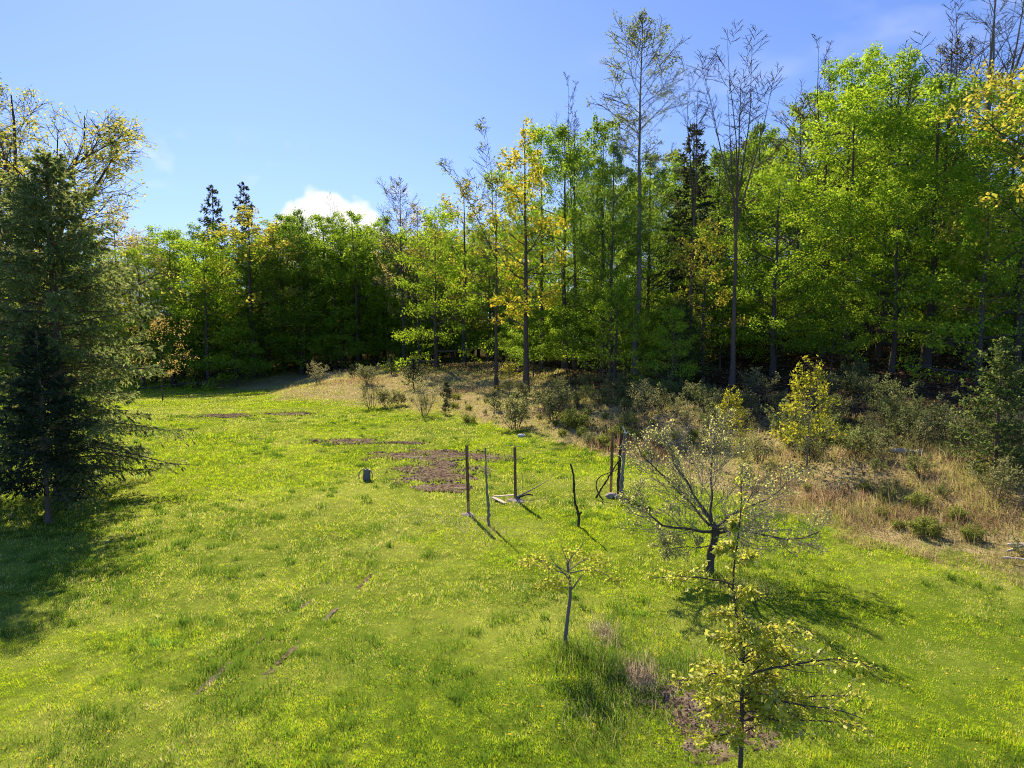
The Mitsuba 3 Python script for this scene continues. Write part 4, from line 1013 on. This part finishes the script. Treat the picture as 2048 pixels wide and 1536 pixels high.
def pole(pts, r0, r1, k=26, sides=9, seed=0, rough=.12):
    rs = np.random.default_rng(seed)
    P = spline(pts, k)
    P[1:-1] += rs.normal(0, r0 * .12, (k - 2, 3))
    R = np.linspace(r0, r1, k) * (1 + rough * rs.normal(0, 1, k).clip(-1.5, 2))
    v, f = tubes(P[None], R[None], sides)
    n = len(v)
    v = np.vstack([v, P[:1], P[-1:]])
    e = np.arange(sides)
    f = np.vstack([f, np.stack([(e + 1) % sides, e, e * 0 + n], -1), np.stack([n - sides + e, n - sides + (e + 1) % sides, e * 0 + n + 1], -1)])
    return v, f


def rock(cx, cy, cz, r, seed, squash=.6):
    m = trimesh.creation.icosphere(subdivisions=3, radius=1.0)
    v = m.vertices
    v = v * (1 + (meshkit.fbm(v * 1.4 + seed * 3.1, 4, seed=seed)[:, None] - .5) * .9)
    m.vertices = v * np.array([r, r * .8, r * squash]) + [cx, cy, cz]
    return m


def tz(x, y):
    return float(terrain(x, y))


# left sawn post in its collar of concrete
z = tz(-1.35, 21.6)
scene['fence_post__post'] = mikit.ply(square_post(-1.35, 21.6, z + .42, z + 2.18, .088, (-.022, 0), 1), 'lumber_material', smooth=35)
scene['fence_post__post_foot'] = mikit.ply(square_post(-1.35, 21.6, z - .1, z + .42, .085, (-.022, 0), 2), 'fresh_lumber_material', smooth=35)
scene['fence_post__concrete_collar'] = mikit.ply(rock(-1.37, 21.5, z - .01, .24, 5, .3), 'stone_material', smooth=True)
labels['fence_post'] = {'label': 'square brown wooden post at left of the posts, in a concrete footing', 'category': 'post'}
labels['fence_post__post_foot'] = {'label': 'lighter orange brown lower end'}
z = tz(-.72, 20.5)
scene['stake'] = mikit.ply(pole([(-.70, 20.5, z - .1), (-.70, 20.5, z + .6), (-.74, 20.52, z + 1.2), (-.78, 20.55, z + 2.28)], .048, .024, seed=3), 'weathered_material', smooth=True)
labels['stake'] = {'label': 'thin grey pole standing beside the left square post', 'category': 'stake'}
# middle post with broken boards at its foot
z = tz(.12, 23.3)
scene['fence_post_001__post'] = mikit.ply(square_post(.12, 23.3, z + .02, z + 1.80, .092, (-.015, 0), 4), 'lumber_material', smooth=35)
scene['fence_post_001__concrete_collar'] = mikit.ply(rock(.10, 23.18, z - .01, .30, 9, .3), 'stone_material', smooth=True)
v, f = tubes(np.array([spline([(-.02 - .22, 23.28, z + 1.83), (.0, 23.27, z + 1.845), (.12, 23.25, z + 1.83), (.33, 23.26, z + 1.80)], 8)]), np.full((1, 8), .008), 5)
scene['fence_post_001__wire'] = mikit.ply((v, f), 'wire_material', smooth=True)
labels['fence_post_001'] = {'label': 'middle square post with a bit of wire on top and pale boards at its foot', 'category': 'post'}


def board(p, q, w, t, up=(0, 0, 1.0)):
    p, q = np.array(p, float), np.array(q, float)
    d = norm(q - p)
    s = norm(np.cross(d, up))
    u = np.cross(d, s)
    m = trimesh.creation.box(extents=[np.linalg.norm(q - p), w, t]).subdivide_to_size(.12)
    vv = m.vertices + (meshkit.noise(m.vertices * 9 + w * 31, 3)[:, None] - .5) * .008
    m.vertices = (p + q) / 2 + vv[:, :1] * d + vv[:, 1:2] * s + vv[:, 2:] * u
    return m


scene['plank'] = mikit.ply(board((-.62, 23.42, z + .10), (.06, 23.36, z + .16), .11, .028), 'pale_wood_material', smooth=30)
labels['plank'] = {'label': 'pale broken plank lying level against the middle post', 'category': 'plank'}
scene['plank_001'] = mikit.ply(board((-.64, 23.34, z + .09), (-.22, 22.78, z + .03), .16, .028, (.3, -.2, 1)), 'pale_wood_material', smooth=30)
labels['plank_001'] = {'label': 'pale plank slanting down into the grass left of the middle post', 'category': 'plank'}
scene['branch'] = mikit.ply(pole([(.16, 23.2, z + .12), (.5, 23.5, z + .22), (.85, 23.9, z + .30), (1.3, 24.4, z + .45)], .032, .010, seed=6), 'weathered_material', smooth=True)
labels['branch'] = {'label': 'pale broken branch lying out to the right of the middle post', 'category': 'branch'}
scene['branch_001'] = mikit.ply(pole([(.2, 23.25, z + .06), (.45, 23.35, z + .16), (.7, 23.5, z + .12)], .03, .022, seed=7), 'dark_wood_material', smooth=True)
labels['branch_001'] = {'label': 'short dark piece of branch beside the foot of the middle post', 'category': 'branch'}
scene['wire'] = mikit.ply(tubes(np.array([spline([(.36, 23.2, z + .0), (.36, 23.2, z + .5), (.33, 23.2, z + .9), (.26, 23.2, z + 1.15)], 12)]), np.full((1, 12), .005), 4), 'wire_material', smooth=True)
labels['wire'] = {'label': 'thin wire standing up right beside the middle post', 'category': 'wire'}
# crooked stake
z = tz(1.95, 20.2)
cs = pole([(1.92, 20.2, z - .1), (1.93, 20.2, z + .35), (1.86, 20.2, z + .62), (1.80, 20.2, z + .95), (1.79, 20.2, z + 1.35), (1.69, 20.22, z + 1.85)], .045, .024, k=34, seed=8, rough=.08)
kn = pole([(1.93, 20.2, z + .33), (1.99, 20.18, z + .41), (2.02, 20.17, z + .45)], .03, .018, k=6, seed=9)
scene['stake_001'] = mikit.ply(join([cs, kn]), 'dark_wood_material', smooth=True)
labels['stake_001'] = {'label': 'crooked dark branch stake standing alone in the grass', 'category': 'stake'}
# right hand group
z = tz(3.46, 24.3)
scene['fence_post_002__post'] = mikit.ply(square_post(3.44, 24.3, z + .62, z + 2.15, .09, (.018, 0), 11), 'lumber_material', smooth=35)
scene['fence_post_002__post_foot'] = mikit.ply(square_post(3.44, 24.3, z - .1, z + .62, .087, (.018, 0), 12), 'fresh_lumber_material', smooth=35)
labels['fence_post_002'] = {'label': 'square post with a bright orange foot in the right hand group', 'category': 'post'}
labels['fence_post_002__post_foot'] = {'label': 'bright orange brown lower end'}
scene['stake_002'] = mikit.ply(pole([(3.66, 23.95, z - .1), (3.66, 23.95, z + .8), (3.70, 23.97, z + 1.5), (3.74, 24.0, z + 2.1)], .062, .045, seed=13), 'dark_wood_material', smooth=True)
labels['stake_002'] = {'label': 'dark round pole between the orange footed post and the grey log', 'category': 'stake'}
scene['log_post__log'] = mikit.ply(pole([(3.66, 23.3, z - .1), (3.67, 23.3, z + .7), (3.72, 23.32, z + 1.5), (3.76, 23.33, z + 2.30)], .072, .045, seed=14), 'weathered_material', smooth=True)
scene['log_post__broken_top'] = mikit.ply(join([pole([(3.79, 23.3, z + 2.27), (3.74, 23.28, z + 2.33), (3.68, 23.27, z + 2.46), (3.67, 23.27, z + 2.50)], .026, .010, k=10, seed=15), pole([(3.72, 23.3, z + 2.28), (3.80, 23.3, z + 2.29), (3.87, 23.3, z + 2.31)], .018, .008, k=6, seed=16)]), 'white_material', smooth=True)
labels['log_post'] = {'label': 'tall grey log post with a white splintered top', 'category': 'post'}
labels['log_post__broken_top'] = {'label': 'white splintered top end'}
scene['branch_002'] = mikit.ply(pole([(2.82, 23.5, z + .02), (3.15, 23.55, z + .55), (3.55, 23.6, z + 1.2), (3.97, 23.7, z + 1.75)], .034, .013, seed=17), 'dark_wood_material', smooth=True)
labels['branch_002'] = {'label': 'long dark branch leaning across the right hand posts', 'category': 'branch'}
scene['branch_003'] = mikit.ply(pole([(3.05, 23.3, z + .0), (2.88, 23.4, z + .25), (2.83, 23.45, z + .52), (2.95, 23.5, z + .74), (3.25, 23.7, z + .83), (3.5, 23.85, z + .88), (3.66, 23.9, z + 1.0)], .024, .012, seed=18), 'dark_wood_material', smooth=True)
labels['branch_003'] = {'label': 'bent hoop of dark branch left of the right hand posts', 'category': 'branch'}
for n_, (cx, cy, r_, lab) in enumerate([(3.40, 23.75, .20, 'grey stone at the foot of the right hand posts'), (3.58, 23.6, .12, 'smaller brown grey stone against the grey log')]):
    key = 'stone' if n_ == 0 else f'stone_{n_:03d}'
    put(key, rock(cx, cy, tz(cx, cy) + .05, r_, 20 + n_), 'stone_material', smooth=True, label=lab, category='stone')
put('stone_002', rock(.49, 36.5, tz(.49, 36.5) + .05, .20, 31, .5), 'white_material', smooth=True, label='white stone at the lawn edge below the grey green shrub', category='stone')
put('stone_003', rock(15.2, 22.0, tz(15.2, 22.0) + .05, .09, 33, .8), 'white_material', smooth=True, label='small white stone under the feathery hemlock', category='stone')
put('earth_clump', rock(4.35, 23.9, tz(4.35, 23.9) + .02, .12, 35, .5), 'soil_material', smooth=True, label='brown clump of earth in the grass right of the log post', category='earth')
# fallen logs on the bank
z = tz(14.3, 25.6)
put('fallen_log', pole([(14.1, 26.1, tz(14.1, 26.1) + .14), (14.4, 25.7, z + .16), (14.75, 25.2, tz(14.75, 25.2) + .12)], .10, .08, k=14, seed=41), 'pale_wood_material', smooth=True, label='short pale fallen log among the brush left of the hemlock', category='log')
for n_, (x0, y0, x1, y1, r0) in enumerate([(12.6, 17.6, 13.6, 16.9, .05), (12.3, 17.2, 13.5, 17.5, .035), (12.5, 16.6, 13.5, 16.2, .04), (12.0, 16.9, 12.9, 16.0, .03)]):
    put(f'brushwood_{n_:03d}' if n_ else 'brushwood', pole([(x0, y0, tz(x0, y0) + .10), ((x0 + x1) / 2, (y0 + y1) / 2, tz((x0 + x1) / 2, (y0 + y1) / 2) + .17), (x1, y1, tz(x1, y1) + .12)], r0, r0 * .5, k=12, seed=50 + n_), 'pale_wood_material', smooth=True,
        label='grey dead branch in the brushwood heap at the right edge', category='branch', group='dead branches heaped at the right edge')

# the upturned can with its hoop
z = tz(-5.48, 26.3)
prof_ = np.array([(0, .0), (.14, .0), (.15, .015), (.146, .03), (.134, .22), (.128, .36), (.134, .372), (.134, .388), (.122, .40), (.06, .405), (0, .405)])
m = trimesh.creation.revolve(prof_, sections=28)
m.apply_transform(trimesh.transformations.rotation_matrix(math.radians(4), [0, 1, 0]))
m.apply_translation([-5.48, 26.3, z + .01])
scene['bucket__pail'] = mikit.ply(m, 'can_material', smooth=30)
a = np.linspace(math.radians(-32), math.radians(212), 30)
hoop = np.stack([-5.50 + .255 * np.cos(a), 26.25 + .02 * np.sin(a * 3), z + .20 + .24 * np.sin(a)], -1)
scene['bucket__handle'] = mikit.ply(tubes(hoop[None], np.full((1, 30), .018), 6), 'can_material', smooth=True)
labels['bucket'] = {'label': 'dark upturned bucket with a hoop handle beside the soil patch', 'category': 'bucket'}

# tall weeds round the small fruit tree and the near tree
rng = np.random.default_rng(71)
spots = [(1.05, 12.35, .22, 500), (1.35, 12.0, .35, 900), (1.7, 11.7, .35, 700), (2.5, 11.6, .5, 900), (3.2, 11.7, .5, 700), (1.5, 11.0, .4, 700), (1.5, 10.5, .35, 500), (4.7, 16.1, .35, 700), (5.3, 15.3, .4, 600), (4.6, 11.2, .45, 600), (1.3, 9.8, .4, 400), (2.2, 13.2, .5, 500), (4.4, 12.4, .6, 700)]
x = np.concatenate([a + rng.normal(0, r, n) for a, b, r, n in spots])
y = np.concatenate([b + rng.normal(0, r, n) for a, b, r, n in spots])
ok = bare(x, y) < .5
x, y = x[ok], y[ok]
hh = rng.uniform(.10, .34, len(x)) * (.5 + n2(x, y, 2.5, 72))
v, f, c = blades(rng, x, y, hh, rng.uniform(.006, .012, len(x)), palette(rng, len(x), [(.13, .25, .03), (.19, .32, .035), (.10, .21, .03), (.26, .34, .08), (.36, .36, .16)], [3, 3, 2, 1.5, .7]), lean=.4, seg=3)
put('tall_weeds', (v, f), 'grass_material', color=c, label='tall uncut grass and weeds round the fruit trees', category='weeds', kind='stuff')
